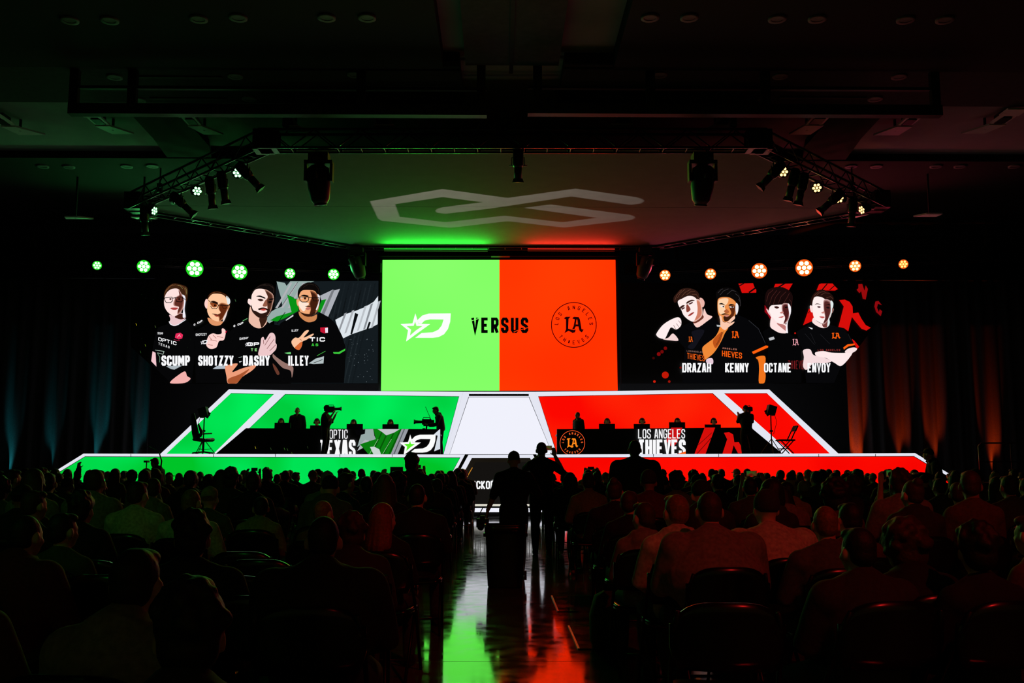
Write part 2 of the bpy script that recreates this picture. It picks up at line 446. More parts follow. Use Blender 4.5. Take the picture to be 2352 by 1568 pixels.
class Art:
    """flat picture on an LED wall: coloured pieces laid in thin layers on the plane Y"""
    def __init__(s, Y):
        s.ymax = 880.8 if WALL_Y - .3 < Y < WALL_Y - .01 else 9999; s.Y = Y; s.v = []; s.f = []; s.c = []; s.k = 0
    def polys(s, ps, col, step=True):
        if step: s.k += 1
        y = s.Y - 0.002 * s.k
        c = rgb(*col)
        for p in ps:
            p = [(px, min(py, s.ymax)) for px, py in p]
            q = [PY(px, py, s.Y) for px, py in p]; b = len(s.v)
            s.v += [(v.x, y, v.z) for v in q]
            for t in tessellate_polygon([[Vector((px, py, 0)) for px, py in p]]):
                i, j, k = t
                cr = (p[j][0] - p[i][0]) * (p[k][1] - p[i][1]) - (p[j][1] - p[i][1]) * (p[k][0] - p[i][0])
                if abs(cr) < 1e-9: continue
                s.f.append((b + i, b + j, b + k) if cr < 0 else (b + i, b + k, b + j)); s.c.append(c)
        return s
    def p(s, pts, col, smooth=True, step=True, soft=None):
        if soft:
            q = smooth_poly(pts); cx = sum(a for a, b in q) / len(q); cy = sum(b for a, b in q) / len(q)
            for k in range(5):
                f = 1.10 - .09 * k; t = (k + 1) / 5
                s.polys([[(cx + (a - cx) * f, cy + (b - cy) * (1 + (f - 1) * .5)) for a, b in q]], tuple(soft[i] + (col[i] - soft[i]) * t for i in range(3)))
            return s
        return s.polys([smooth_poly(pts) if smooth else pts], col, step)
    def line(s, pts, w, col, closed=False):
        return s.polys(ribbon(pts, w, closed), col)
    def dot(s, x, y, r, col, ry=None):
        ry = ry or r
        return s.polys([[(x + r * math.cos(2 * math.pi * k / 16), y + ry * math.sin(2 * math.pi * k / 16)) for k in range(16)]], col)
    def text(s, txt, x0, y0, x1, y1, col=(250, 250, 252), **k):
        return s.polys(text_quads(txt, x0, y0, x1, y1, **k), col)
    def flush(s, name, parent):
        if s.v: s.build(name, parent)
        s.v = []; s.f = []; s.c = []
    def build(s, name, parent, label=None):
        me = bpy.data.meshes.new(name); me.from_pydata(s.v, [], s.f)
        at = me.color_attributes.new('Col', 'FLOAT_COLOR', 'CORNER')
        d = []
        for poly, c in zip(me.polygons, s.c): d += list(c) * poly.loop_total
        at.data.foreach_set('color', d); me.update()
        o = link(name, me, art_material(), parent)
        o.matrix_parent_inverse = parent.matrix_world.inverted() if False else Matrix.Translation(-Vector(parent.location))
        if label: o['label'] = label
        return o
def crop(ox, oy, s):
    return lambda pts: [(ox + x / s, oy + y / s) for x, y in pts]
def star_d_logo(A, fx, col, inner):
    """star with a swept D, fx maps the drawing's points to pixels"""
    A.p(fx([(310, 548), (345, 515), (392, 501), (550, 500), (546, 560), (530, 612), (502, 650), (462, 671), (420, 676), (294, 676), (340, 641), (420, 636), (460, 618), (484, 588), (498, 544), (400, 543), (362, 552), (338, 575), (318, 572)]), col, False)
    A.p(fx([(295, 500), (318, 575), (402, 577), (322, 634), (228, 703), (242, 622), (188, 577), (274, 572)]), col, False)
    A.p(fx([(294, 560), (303, 591), (345, 592), (300, 622), (256, 660), (264, 617), (232, 592), (283, 590)]), inner, False)
def gothic_la(A, fx, col):
    A.p(fx([(370, 885), (400, 860), (472, 860), (442, 892), (437, 1038), (470, 1048), (515, 1058), (548, 1050), (538, 1092), (500, 1102), (442, 1070), (378, 1106), (402, 1048), (402, 900)]), col, False)
    A.p(fx([(494, 886), (520, 860), (592, 864), (612, 902), (636, 1046), (668, 1050), (640, 1096), (604, 1070), (588, 1006), (548, 1006), (528, 1046), (492, 1050), (516, 1000), (534, 900)]), col, False)
    A.p(fx([(548, 975), (560, 900), (572, 902), (582, 975)]), (6, 6, 7) if col[1] > 60 else (240, 50, 0), False)
# ------------------------------------------------------------------ stage with lit fascia
stage_lab = 'raised stage with glowing green and red front panels edged in white'
stage = empty('stage', (0, STAGE_Y, 0), 0, stage_lab, 'stage')
def panel(name, px, Y, th, m, parent, front=0.0):
    """solid panel: pixel outline placed on the vertical plane Y, with real thickness"""
    P = [PY(x, y, Y) - Vector(parent.location) for x, y in px]
    return MB().prism([(p.x, p.y - front, p.z) for p in P], (0, th, 0)).build(name, m, parent)
deck_hw = PY(2102, 1042, STAGE_Y).x
MB().box((0, 6.4, STAGE_Z - 0.13), (2 * deck_hw, 12.4, 0.22)).build('deck', K_black, stage)
MB().box((0, 6.4, (STAGE_Z - 0.25) / 2), (2 * deck_hw - 0.2, 12.2, STAGE_Z - 0.27)).build('plinth', K_black, stage)
FY = STAGE_Y + 0.05
BOT = 1184
panel('edge_light', [(192, 1041.3), (1067.6, 1043.6), (993, BOT), (-38, BOT)], FY, 0.08, E_frame, stage)
panel('seam', [(195.5, 1047.6), (1057.5, 1050.2), (985, BOT), (-30, BOT)], FY, 0.03, K_line, stage, 0.008)
panel('green_panel', [(196, 1048.8), (1056, 1051.6), (983.5, BOT), (-26, BOT)], FY, 0.03, E_green2, stage, 0.016)
panel('dark_gap', [(1068.5, 1044), (1075.5, 1044), (1000, BOT), (994, BOT)], FY, 0.05, mat('dark_green_trim', rgb(12, 40, 14), 0.6), stage)
panel('edge_light', [(1232, 1043.6), (2102, 1040.3), (2340, BOT), (1309, BOT)], FY, 0.08, E_frame, stage)
panel('seam', [(1242, 1050.2), (2099, 1047), (2331, BOT), (1317, BOT)], FY, 0.03, K_line, stage, 0.008)
panel('red_panel', [(1243.5, 1051.6), (2098, 1048.2), (2327, BOT), (1318.5, BOT)], FY, 0.03, E_red2, stage, 0.016)
panel('dark_gap', [(1224.5, 1044), (1231.5, 1044), (1308, BOT), (1302, BOT)], FY, 0.05, mat('dark_red_trim', rgb(40, 10, 8), 0.6), stage)
panel('edge_light', [(1076, 1044.2), (1224, 1043.8), (1301, BOT), (1000, BOT)], FY, 0.08, E_frame, stage)
cp = panel('title_screen', [(1083.7, 1051.6), (1217.5, 1051.4), (1276, 1157.4), (1026, 1157.4)], FY, 0.03, emit('led_title_ground', rgb(28, 25, 20), 1.0, rgb(22, 18, 12), 0.8, sample=False), stage, 0.012)
A = Art(FY - 0.013)
A.p([(1092, 1061), (1209, 1061), (1262, 1157), (1040, 1157)], (20, 18, 16), False)
A.line([(1085, 1073.5), (1071.5, 1097)], 1.8, (196, 128, 40)); A.line([(1216, 1070), (1226, 1088)], 1.6, (150, 110, 60))
A.text('KICKOFF CLASSIC', 1077, 1104.4, 1226, 1122.3, weight=0.34, gap=0.14)
A.p([(1128.5, 1103), (1134, 1101), (1139, 1099), (1140, 1103)], (240, 240, 240), False)
A.p([(1128, 1126.3), (1174, 1126.3), (1174, 1127.6), (1128, 1127.6)], (150, 150, 150), False)
A.build('title_lettering', stage, 'white block lettering KICKOFF CLASSIC')
panel('led_strip', [(1024, 1157.4), (1278, 1157.4), (1281, 1162.2), (1021, 1162.2)], FY - 0.1, 0.12, emit('led_cream_strip', rgb(214, 210, 196), LED_GAIN), stage)
panel('step', [(1016, 1162.2), (1286, 1162.2), (1287, 1166.2), (1015, 1166.2)], FY - 0.12, 0.2, mat('dark_step', rgb(30, 34, 26), 0.5), stage)
panel('led_strip', [(1012, 1166.2), (1290, 1166.2), (1292, 1175.6), (1010, 1175.6)], FY - 0.14, 0.16, E_white, stage)
panel('kick_board', [(1008, 1175.6), (1294, 1175.6), (1298, 1185.5), (1004, 1185.5)], FY - 0.1, 0.12, K_black, stage)
for s in (300, 490, 632, 780, 900, 1500, 1650, 1880, 2010):
    panel('edge_seam', [(s, 1042.2), (s + 1.2, 1042.2), (s + 1.2, 1048.6), (s, 1048.6)], FY, 0.02, mat('grey_seam', rgb(120, 120, 130), 0.7), stage, 0.006)
# ------------------------------------------------------------------ glowing set walls behind the desks
SY = WALL_Y - 0.35
B2 = 1049.0
def set_wall(label, outer, inners, seams, name='set_wall'):
    c = PY(sum(p[0] for p in outer) / len(outer), B2, SY)
    t = empty(name, (c.x, SY, STAGE_Z), 0, label, 'stage set')
    panel('edge_light', outer, SY, 0.12, E_frame, t)
    for px, m, nm in inners:
        cx = sum(p[0] for p in px) / len(px); cy = sum(p[1] for p in px) / len(px)
        big = [(cx + (x - cx) * 1.0 + (0.9 if x > cx else -0.9), y + (1.0 if y > cy else -1.0)) for x, y in px]
        panel('seam', big, SY, 0.03, K_line, t, 0.006)
        panel(nm, px, SY, 0.03, m, t, 0.012)
    for x0, y0, x1, y1 in seams:
        panel('seam', [(x0 - 0.5, y0), (x0 + 0.5, y0), (x1 + 0.5, y1), (x1 - 0.5, y1)], SY, 0.02, K_line, t, 0.008)
    return t
set_wall('slanted green set wall panel at the stage left end, framed in white light',
         [(526, 893.6), (650.6, 896), (490, B2), (361, B2)], [([(530, 903.5), (628.4, 905.7), (483, B2), (375, B2)], E_green, 'green_panel')], [])
set_wall('wide green set wall panel behind the left player desk',
         [(651.2, 896), (1063.5, 899.4), (1021.5, B2), (490.6, B2)], [([(656, 905.7), (1053.9, 910.8), (1016, B2), (503, B2)], E_green, 'green_panel')], [])
set_wall('tall white glowing set wall panel in the stage centre',
         [(1064, 899.4), (1228.5, 899.4), (1283, B2), (1022, B2)], [([(1077, 912), (1214.6, 912), (1271, B2), (1031, B2)], E_white, 'white_panel')],
         [])
set_wall('wide red set wall panel behind the right player desk',
         [(1229, 899.4), (1640, 895), (1816, B2), (1283.5, B2)], [([(1237, 910.8), (1636, 903.6), (1794, B2), (1282, B2)], E_red, 'red_panel')], [])
set_wall('slanted red set wall panel at the stage right end, framed in white light',
         [(1640.8, 895), (1766.7, 894), (1934, B2), (1816.6, B2)], [([(1664, 904), (1762, 903.6), (1914, B2), (1828, B2)], E_red2, 'red_panel')], [])
hd = empty('set_header', (0, SY - 0.03, PY(1146, 905, SY).z), 0, 'dark recessed lintel strip above the white set panel', 'stage set')
panel('lintel', [(1077, 904.5), (1214.6, 904.5), (1214.6, 909), (1077, 909)], SY - 0.07, 0.05, K_line, hd)
# ------------------------------------------------------------------ centre screen
scr = empty('led_screen', (0, WALL_Y, PY(1146, 897, WALL_Y).z), 0, 'large centre LED screen, half green and half orange-red, reading VERSUS', 'screen')
cpx = [(878.8, 597), (1413.5, 596.6), (1418.6, 896.3), (875.3, 896.9)]
panel('cabinet', [(872, 589), (1420, 589), (1425, 898.5), (869, 898.5)], WALL_Y, 0.25, K_black, scr, -0.04)
panel('green_half', [cpx[0], (1147, 596.8), (1147, 896.6), cpx[3]], WALL_Y, 0.05, E_sgreen, scr)
panel('orange_half', [(1147, 596.8), cpx[1], cpx[2], (1147, 896.6)], WALL_Y, 0.05, E_sred, scr)
A = Art(WALL_Y)
f2 = crop(860, 560, 3.136)
star_d_logo(A, f2, (252, 254, 252), (140, 255, 104))
A.build('star_logo', scr, 'white star and swept letter logo')
A = Art(WALL_Y)
A.text('VERSUS', 1082.5, 729.5, 1213.5, 764, (4, 4, 4), weight=0.40, gap=0.30)
for x0, y0, x1, y1, c in ((1082, 737, 1100, 731, (138, 255, 108)), (1180, 762.5, 1190, 758, (255, 58, 2)), (1197, 757, 1216, 751, (255, 58, 2))):
    A.line([(x0, y0), (x1, y1)], 1.6, c)
A.build('versus_lettering', scr, 'black sliced lettering VERSUS')
A = Art(WALL_Y)
def emblem(A, cx, cy, r, ring, txt, la, s):
    pts = [(cx + r * math.cos(2 * math.pi * k / 64), cy + r * math.sin(2 * math.pi * k / 64)) for k in range(64)]
    A.line(pts, r * 0.04, ring, True)
    A.polys(arc_text('LOS ANGELES', cx, cy, r * 0.78, 180 + 4, 360 - 4, r * 0.17), txt)
    A.polys(arc_text('THIEVES', cx, cy, r * 0.78, 138, 42, r * 0.17, True), txt)
    gothic_la(A, lambda pts: [(cx + (x - 520) * s, cy + (y - 982) * s) for x, y in pts], la)
emblem(A, 1318, 746, 51.5, (44, 2, 4), (44, 2, 4), (30, 2, 4), 0.154)
A.build('round_emblem', scr, 'dark round emblem with gothic monogram')
# top rigging bar of the centre screen
rb = empty('rigging_bar', (0, WALL_Y - 0.1, PY(1146, 583, WALL_Y).z), 0, 'black rigging bar above the centre screen', 'rigging bar')
panel('bar', [(868, 574), (1424, 574), (1424, 588), (868, 588)], WALL_Y - 0.15, 0.2, K_metal, rb)
panel('motor_box', [(1128, 571), (1171, 571), (1171, 588), (1128, 588)], WALL_Y - 0.35, 0.3, K_black, rb)
# ------------------------------------------------------------------ side screens with the line-ups
def skin_line(A, F, pts, w, col): A.line(F(pts), w, col)
LY = WALL_Y - 0.05
ls = empty('led_screen', (PY(600, 880, LY).x, LY, PY(600, 881, LY).z), 0, 'left LED screen showing four players in black jerseys', 'screen')
panel('display', [(300, 644.6), (868.6, 644.8), (867, 881.4), (394, 881.4), (300, 796)], LY, 0.12, E_black, ls)
A = Art(LY)
F = crop(630, 640, 6.27)
A.p(F([(33, 38), (1500, 30), (1490, 1505), (240, 1505), (240, 700), (0, 660), (0, 440)]), (20, 27, 31), False)
for x in range(640, 1500, 62):
    A.polys([F([(x, 60 if x > 900 else 500), (x + 18, 60 if x > 900 else 500), (x + 18 - 330, 1500), (x - 330, 1500)])], (30, 38, 42) if x % 3 else (12, 16, 18), False)
A.p(F([(33, 38), (150, 60), (178, 102), (232, 36), (575, 35), (480, 70), (360, 170), (345, 300), (280, 270), (185, 225), (220, 350), (255, 480), (60, 560), (-70, 640), (-130, 600), (-40, 470), (30, 430), (118, 400), (100, 280), (75, 200)]), (150, 172, 168), False)
for x in (110, 190, 290): A.p(F([(x + 120, 60), (x + 150, 60), (x - 60, 420), (x - 95, 420)]), (176, 178, 182), False)
A.line(F([(345, 40), (110, 390)]), 1.0, (40, 46, 46))
A.p(F([(185, 226), (340, 310), (352, 460), (150, 570), (40, 615), (-60, 600), (30, 545), (250, 480), (215, 340)]), (8, 146, 22), False)
A.p(F([(680, 312), (750, 292), (665, 490), (625, 470)]), (8, 146, 22), False)
A.line(F([(160, 480), (40, 650)]), 1.4, (6, 10, 8))
A.p(F([(660, 245), (850, 155), (848, 175), (948, 145), (775, 552), (665, 490), (750, 295), (680, 310)]), (172, 176, 184), False)
A.p(F([(830, 170), (870, 160), (720, 520), (680, 500)]), (120, 124, 130), False)
A.p(F([(880, 592), (1020, 520), (1022, 512), (1160, 468), (1300, 412), (1430, 335), (1496, 250), (1490, 655), (1380, 712), (1330, 725), (1110, 802), (995, 858), (900, 660)]), (222, 230, 236), False)
for x, c in ((950, (150, 154, 160)), (1060, (176, 180, 186)), (1240, (190, 196, 202)), (1330, (140, 146, 152)), (1440, (178, 184, 190))):
    A.p(F([(x + 60, 500 - (x - 950) * .35), (x + 95, 488 - (x - 950) * .35), (x - 20, 800 - (x - 950) * .2), (x - 50, 812 - (x - 950) * .2)]), c, False)
A.p(F([(1165, 492), (1212, 512), (1122, 802), (1098, 796)]), (10, 13, 15), False)
A.p(F([(1365, 620), (1392, 630), (1352, 742), (1328, 730)]), (10, 13, 15), False)
for _ in range(46):
    x, y = random.uniform(1060, 1480), random.uniform(840, 1490); A.dot(*F([(x, y)])[0], random.uniform(.25, .8), (120, 132, 140))
A.build('backdrop_picture', ls, 'grey and green striped backdrop picture')
# sparks in the dark part
A = Art(LY)
for x, y, c in ((312, 745, (170, 160, 20)), (333, 793, (90, 120, 20)), (356, 750, (70, 90, 40)), (322, 808, (40, 70, 30)), (540, 690, (60, 100, 60)), (500, 708, (60, 70, 60))):
    A.line([(x, y - 2.5), (x + 2, y + 2.5)], 1.1, c)
for _ in range(30):
    A.dot(random.uniform(310, 440), random.uniform(655, 800), random.uniform(.2, .6), (16, 40, 12))
A.build('spark_picture', ls)
DK, BR = (6, 6, 7), (40, 22, 14)
# -- player with glasses and short brown hair
A = Art(LY - 0.01); F = crop(330, 640, 6.27)
A.p(F([(380, 640), (430, 680), (610, 590), (720, 680), (740, 1100), (690, 1505), (395, 1505), (120, 1240), (130, 1000), (170, 800), (210, 700)]), DK, False)
A.p(F([(295, 290), (298, 200), (340, 125), (430, 68), (540, 85), (622, 122), (636, 200), (622, 320), (600, 300), (580, 240), (520, 220), (500, 150), (400, 145), (345, 190), (315, 270)]), (62, 34, 18))
A.p(F([(370, 520), (450, 535), (540, 490), (607, 552), (560, 610), (480, 672), (420, 676), (370, 640), (385, 580)]), (236, 200, 204))
A.p(F([(450, 545), (540, 498), (605, 556), (545, 585), (480, 570)]), (70, 30, 22))
A.p(F([(308, 250), (345, 188), (410, 147), (500, 150), (545, 240), (592, 270), (600, 340), (562, 440), (520, 500), (450, 537), (400, 522), (340, 470), (302, 400), (295, 320)]), (255, 226, 222))
A.p(F([(505, 155), (550, 235), (585, 290), (560, 430), (500, 510), (488, 480), (512, 410), (440, 385), (442, 320), (480, 260), (520, 230)]), (96, 44, 34), soft=(236, 190, 180))
A.p(F([(556, 230), (596, 250), (606, 320), (592, 440), (606, 548), (566, 556), (572, 450), (585, 340), (575, 280)]), (240, 236, 246))
A.p(F([(385, 425), (430, 415), (500, 420), (470, 446), (420, 446)]), (176, 62, 60)); A.dot(*F([(388, 293)])[0], 2.6, (70, 30, 24), 2.1); A.dot(*F([(515, 293)])[0], 2.6, (30, 12, 10), 2.1)
A.line(F([(303, 278), (410, 265), (420, 320), (392, 345), (328, 345), (308, 310)]), 1.5, DK, True)
A.line(F([(455, 272), (560, 262), (572, 312), (545, 335), (480, 330)]), 1.5, DK, True); A.line(F([(418, 280), (458, 278)]), 1.5, DK); A.line(F([(560, 265), (605, 305)]), 1.4, DK)
A.line(F([(370, 615), (388, 655), (435, 677), (500, 662), (612, 588)]), 1.6, (236, 238, 246))
A.text('SCUMP', *F([(205, 770)])[0], *F([(285, 800)])[0], weight=.24, rise=.06)
A.text('OPTIC', *F([(215, 842)])[0], *F([(478, 892)])[0], weight=.2, rise=.26); A.text('TEXAS', *F([(218, 918)])[0], *F([(378, 952)])[0], weight=.2, gap=.5, rise=.33)
A.p(F([(468, 792), (532, 778), (572, 808), (560, 860), (510, 876), (455, 850)]), (232, 44, 92), False); A.line(F([(490, 845), (520, 805), (535, 840)]), 1.2, (255, 190, 200))
A.line(F([(440, 878), (528, 896)]), .8, (200, 40, 80))
A.p(F([(135, 1045), (178, 1068), (190, 1265), (115, 1188)]), (244, 200, 206), False)
A.line(F([(172, 1028), (300, 1048), (285, 1090), (205, 1068)]), 1.0, (190, 214, 200)); A.line(F([(205, 1075), (240, 1130), (235, 1205)]), .8, (120, 170, 140))
A.p(F([(330, 1262), (480, 1250), (560, 1252), (450, 1310), (400, 1302)]), (170, 180, 186), False)
A.p(F([(600, 1335), (632, 1402), (682, 1440), (600, 1500), (410, 1508), (395, 1480), (490, 1400)]), (244, 176, 172))
A.line(F([(330, 190), (370, 120), (430, 85)]), .7, (128, 84, 50))
A.line(F([(350, 160), (400, 105), (470, 90)]), .7, (128, 84, 50))
A.line(F([(310, 240), (320, 190), (345, 150)]), .7, (128, 84, 50))
A.line(F([(480, 95), (540, 100), (590, 130)]), .7, (128, 84, 50))
A.line(F([(560, 110), (610, 150), (622, 210)]), .7, (128, 84, 50))
A.line(F([(590, 140), (615, 200), (610, 270)]), .7, (128, 84, 50))
A.line(F([(500, 100), (540, 110), (570, 150)]), .6, (150, 150, 90))
A.line(F([(610, 130), (628, 170), (628, 230)]), .6, (150, 150, 90))
A.build('portrait_picture', ls, 'portrait of a player with glasses and short brown hair')
# -- second player, glasses and cropped hair
A = Art(LY - 0.01)
A.p(F([(925, 640), (1030, 680), (1110, 660), (1260, 760), (1280, 1500), (750, 1500), (740, 1000), (720, 760), (850, 690)]), DK, False)
A.p(F([(918, 300), (935, 235), (1000, 188), (1100, 186), (1200, 235), (1244, 300), (1240, 400), (1200, 290), (1130, 218), (1000, 218), (950, 265)]), (52, 24, 10))
A.p(F([(922, 560), (1020, 600), (1090, 612), (1145, 615), (1105, 665), (1030, 677), (955, 642)]), (224, 150, 104))
A.p(F([(924, 305), (960, 245), (1010, 216), (1120, 222), (1180, 262), (1205, 330), (1230, 400), (1200, 480), (1160, 560), (1090, 612), (1020, 602), (960, 560), (922, 490), (915, 420)]), (255, 200, 158))
A.p(F([(1085, 380), (1130, 350), (1222, 385), (1215, 440), (1150, 560), (1092, 610), (1088, 560), (1060, 520), (1110, 490), (1085, 440)]), (98, 40, 16), soft=(238, 170, 124))
A.p(F([(1190, 250), (1240, 290), (1246, 350), (1212, 365)]), (228, 236, 240)); A.p(F([(1214, 440), (1196, 520), (1166, 595), (1142, 622), (1150, 560), (1185, 490)]), (236, 216, 210))
A.p(F([(900, 295), (926, 312), (916, 426), (890, 410), (878, 355)]), (255, 208, 200))
A.p(F([(970, 332), (1010, 318), (1072, 345), (1060, 358)]), (36, 16, 8)); A.p(F([(960, 350), (1060, 365), (1050, 405), (1000, 410)]), (150, 74, 36)); A.dot(*F([(1030, 384)])[0], 2.4, (30, 10, 4))
A.line(F([(935, 310), (970, 342), (1065, 362), (1082, 385), (1052, 432), (992, 432), (966, 392)]), 1.4, DK); A.line(F([(1085, 380), (1230, 388)]), 1.6, DK); A.line(F([(1130, 390), (1152, 430), (1196, 424), (1212, 388)]), 1.0, DK)
A.p(F([(985, 505), (1040, 508), (1105, 530), (1050, 528)]), (80, 34, 20)); A.p(F([(1020, 522), (1060, 528), (1090, 540), (1050, 548)]), (160, 60, 44))
A.p(F([(935, 830), (1000, 788), (1060, 802), (1125, 790), (1128, 725), (1158, 720), (1186, 765), (1160, 880), (1090, 900), (1050, 990), (960, 1010), (905, 950)]), (255, 212, 206))
for a in ([(945, 830), (985, 880)], [(1000, 810), (1050, 860)], [(960, 880), (1060, 900)], [(1060, 830), (1150, 850)], [(930, 950), (1000, 960)]): A.line(F(a), 1.0, (150, 70, 60))
A.p(F([(1175, 770), (1208, 748), (1190, 785)]), (220, 20, 60), False)
A.text('SHOTZZY', *F([(755, 792)])[0], *F([(915, 825)])[0], weight=.24, rise=-.04)
star_d_logo(A, lambda pts: [(461 + (x - 188) * .047, 781 + (y - 500) * .052) for x, y in pts], (240, 240, 244), DK)
A.text('OWCUP', *F([(728, 655)])[0], *F([(852, 682)])[0], weight=.3, rise=-.5)
A.p(F([(1000, 1300), (1060, 1258), (1180, 1252), (1180, 1298), (1060, 1302)]), (180, 190, 200), False)
A.line(F([(950, 250), (980, 215), (1030, 196)]), .7, (110, 60, 30))
A.line(F([(1000, 210), (1060, 192), (1120, 205)]), .7, (110, 60, 30))
A.line(F([(1150, 215), (1200, 250), (1225, 290)]), .7, (110, 60, 30))
A.build('portrait_picture', ls, 'portrait of a player with glasses clasping both hands')
# -- third player, bearded
A = Art(LY - 0.02); F = crop(510, 640, 6.27)
A.p(F([(385, 610), (480, 705), (570, 708), (645, 640), (820, 680), (930, 800), (1000, 1080), (1000, 1500), (100, 1500), (40, 1240), (60, 900), (130, 740), (260, 650)]), DK, False)
A.p(F([(412, 300), (425, 205), (480, 140), (540, 88), (640, 60), (730, 90), (768, 160), (748, 260), (720, 222), (650, 165), (580, 142), (500, 155), (450, 205)]), (14, 10, 9))
A.p(F([(405, 400), (440, 480), (520, 555), (600, 570), (640, 560), (642, 640), (570, 708), (480, 702), (400, 640), (385, 580)]), (238, 190, 170))
A.p(F([(540, 565), (640, 548), (640, 610), (575, 705), (552, 650)]), (56, 30, 20))
A.p(F([(424, 270), (440, 212), (490, 152), (590, 147), (660, 182), (722, 225), (740, 292), (725, 360), (700, 450), (650, 530), (590, 560), (510, 540), (450, 480), (425, 400)]), (255, 228, 220))
A.p(F([(620, 160), (722, 220), (740, 292), (726, 360), (700, 455), (650, 530), (655, 430), (640, 310), (660, 260)]), (78, 42, 30), soft=(236, 190, 172))
A.p(F([(424, 380), (440, 460), (500, 540), (590, 567), (650, 532), (694, 460), (664, 432), (640, 480), (560, 500), (500, 470), (450, 450)]), (44, 24, 17))
A.p(F([(524, 432), (590, 414), (650, 430), (662, 462), (600, 436), (540, 452)]), (30, 14, 10)); A.p(F([(555, 446), (600, 432), (640, 446), (600, 462)]), (190, 66, 60))
A.p(F([(385, 290), (426, 310), (420, 386), (394, 370), (372, 340)]), (255, 226, 222))
A.p(F([(494, 256), (550, 243), (626, 275), (615, 287), (550, 264)]), DK); A.p(F([(680, 292), (742, 284), (735, 302), (690, 307)]), DK)
A.p(F([(514, 302), (560, 290), (600, 310), (560, 326)]), (50, 20, 14)); A.p(F([(668, 330), (716, 322), (712, 348), (680, 354)]), (16, 8, 6))
A.p(F([(590, 382), (640, 300), (652, 390), (610, 402)]), (150, 90, 70))
A.p(F([(528, 1105), (555, 960), (568, 862), (600, 840), (626, 885), (690, 788), (745, 786), (772, 840), (772, 920), (790, 950), (782, 1012), (740, 1062), (680, 1105)]), (238, 200, 202))
for a in ([(600, 880), (605, 940)], [(620, 960), (700, 830)], [(650, 1010), (755, 870)], [(690, 1040), (780, 950)]): A.line(F(a), 1.1, (120, 60, 56))
A.p(F([(48, 1275), (100, 1240), (232, 1225), (150, 1345), (300, 1290), (490, 1245), (440, 1320), (300, 1412), (212, 1508), (92, 1508), (68, 1400)]), (238, 158, 122))
A.p(F([(100, 1440), (250, 1380), (400, 1300), (300, 1412), (212, 1505), (100, 1505)]), (170, 86, 48))
A.p(F([(740, 1085), (790, 1130), (900, 1205), (1000, 1250), (1032, 1300), (1010, 1425), (990, 1325), (880, 1285), (780, 1185), (735, 1130)]), (150, 116, 108)); A.p(F([(735, 1220), (790, 1280), (832, 1362), (800, 1385), (750, 1290)]), (104, 58, 44))
A.text('DASHY', *F([(258, 852)])[0], *F([(386, 882)])[0], weight=.24, rise=-.1); A.text('OP', *F([(372, 920)])[0], *F([(540, 970)])[0], weight=.2, rise=-.02); A.text('TE', *F([(420, 1006)])[0], *F([(512, 1044)])[0], (150, 230, 140), weight=.24, gap=.6)
star_d_logo(A, lambda pts: [(563.5 + (x - 188) * .04, 786 + (y - 500) * .05) for x, y in pts], (240, 240, 244), DK)
A.text('OWCUP', *F([(172, 672)])[0], *F([(312, 700)])[0], weight=.3, rise=-.35); A.line(F([(305, 610), (372, 575)]), 1.2, (120, 210, 130))
A.p(F([(905, 1070), (995, 1058), (998, 1088), (950, 1086)]), (110, 210, 120), False)
A.line(F([(245, 1138), (298, 1125)]), 1.0, (170, 190, 180)); A.p(F([(252, 1192), (300, 1186), (262, 1212)]), (230, 236, 238), False)
A.line(F([(500, 140), (560, 100), (640, 85)]), .7, (54, 42, 36))
A.line(F([(600, 100), (690, 95), (740, 140)]), .7, (54, 42, 36))
A.line(F([(730, 110), (752, 150), (745, 210)]), .7, (54, 42, 36))
A.line(F([(440, 200), (470, 160), (510, 135)]), .7, (54, 42, 36))
A.build('portrait_picture', ls, 'portrait of a bearded player pressing his palms together')
# -- fourth player, round glasses
A = Art(LY - 0.03); F = crop(630, 640, 6.27)
A.p(F([(90, 640), (250, 540), (350, 465), (430, 610), (560, 610), (650, 480), (780, 550), (880, 640), (960, 790), (1020, 960), (1030, 1040), (1005, 1500), (240, 1500), (230, 1000), (180, 820), (60, 690)]), (6, 6, 7), False)
A.p(F([(345, 290), (338, 190), (380, 108), (480, 53), (580, 68), (645, 130), (664, 212), (650, 262), (600, 205), (560, 168), (470, 165), (400, 167), (370, 225)]), (12, 8, 7))
A.p(F([(355, 470), (440, 530), (540, 545), (612, 515), (600, 592), (520, 626), (450, 612), (370, 545)]), (206, 134, 84))
A.p(F([(345, 300), (365, 222), (400, 172), (480, 162), (580, 176), (622, 240), (642, 300), (630, 420), (592, 490), (520, 532), (440, 522), (380, 482), (350, 400)]), (244, 172, 122))
A.p(F([(520, 178), (600, 210), (642, 300), (630, 430), (580, 502), (505, 532), (525, 440), (505, 360), (540, 260)]), (66, 28, 14), soft=(220, 140, 92))
A.p(F([(365, 325), (470, 345), (500, 362), (470, 402), (430, 470), (380, 430), (350, 370)]), (255, 230, 212))
A.p(F([(622, 228), (658, 252), (652, 340), (625, 435), (600, 445), (640, 330)]), (238, 234, 240)); A.p(F([(322, 300), (346, 310), (345, 396), (325, 360)]), (240, 164, 112))
A.p(F([(385, 246), (430, 230), (492, 246), (480, 260)]), DK); A.dot(*F([(445, 285)])[0], 2.6, (50, 20, 10)); A.dot(*F([(398, 275)])[0], 1.6, (214, 230, 230))
A.line(F([(358, 262), (500, 266), (490, 320), (460, 336), (402, 336), (374, 312)]), 1.6, DK, True); A.line(F([(498, 270), (550, 276)]), 1.5, DK); A.line(F([(550, 276), (650, 275), (640, 320), (572, 320)]), 1.4, (14, 8, 6), True)
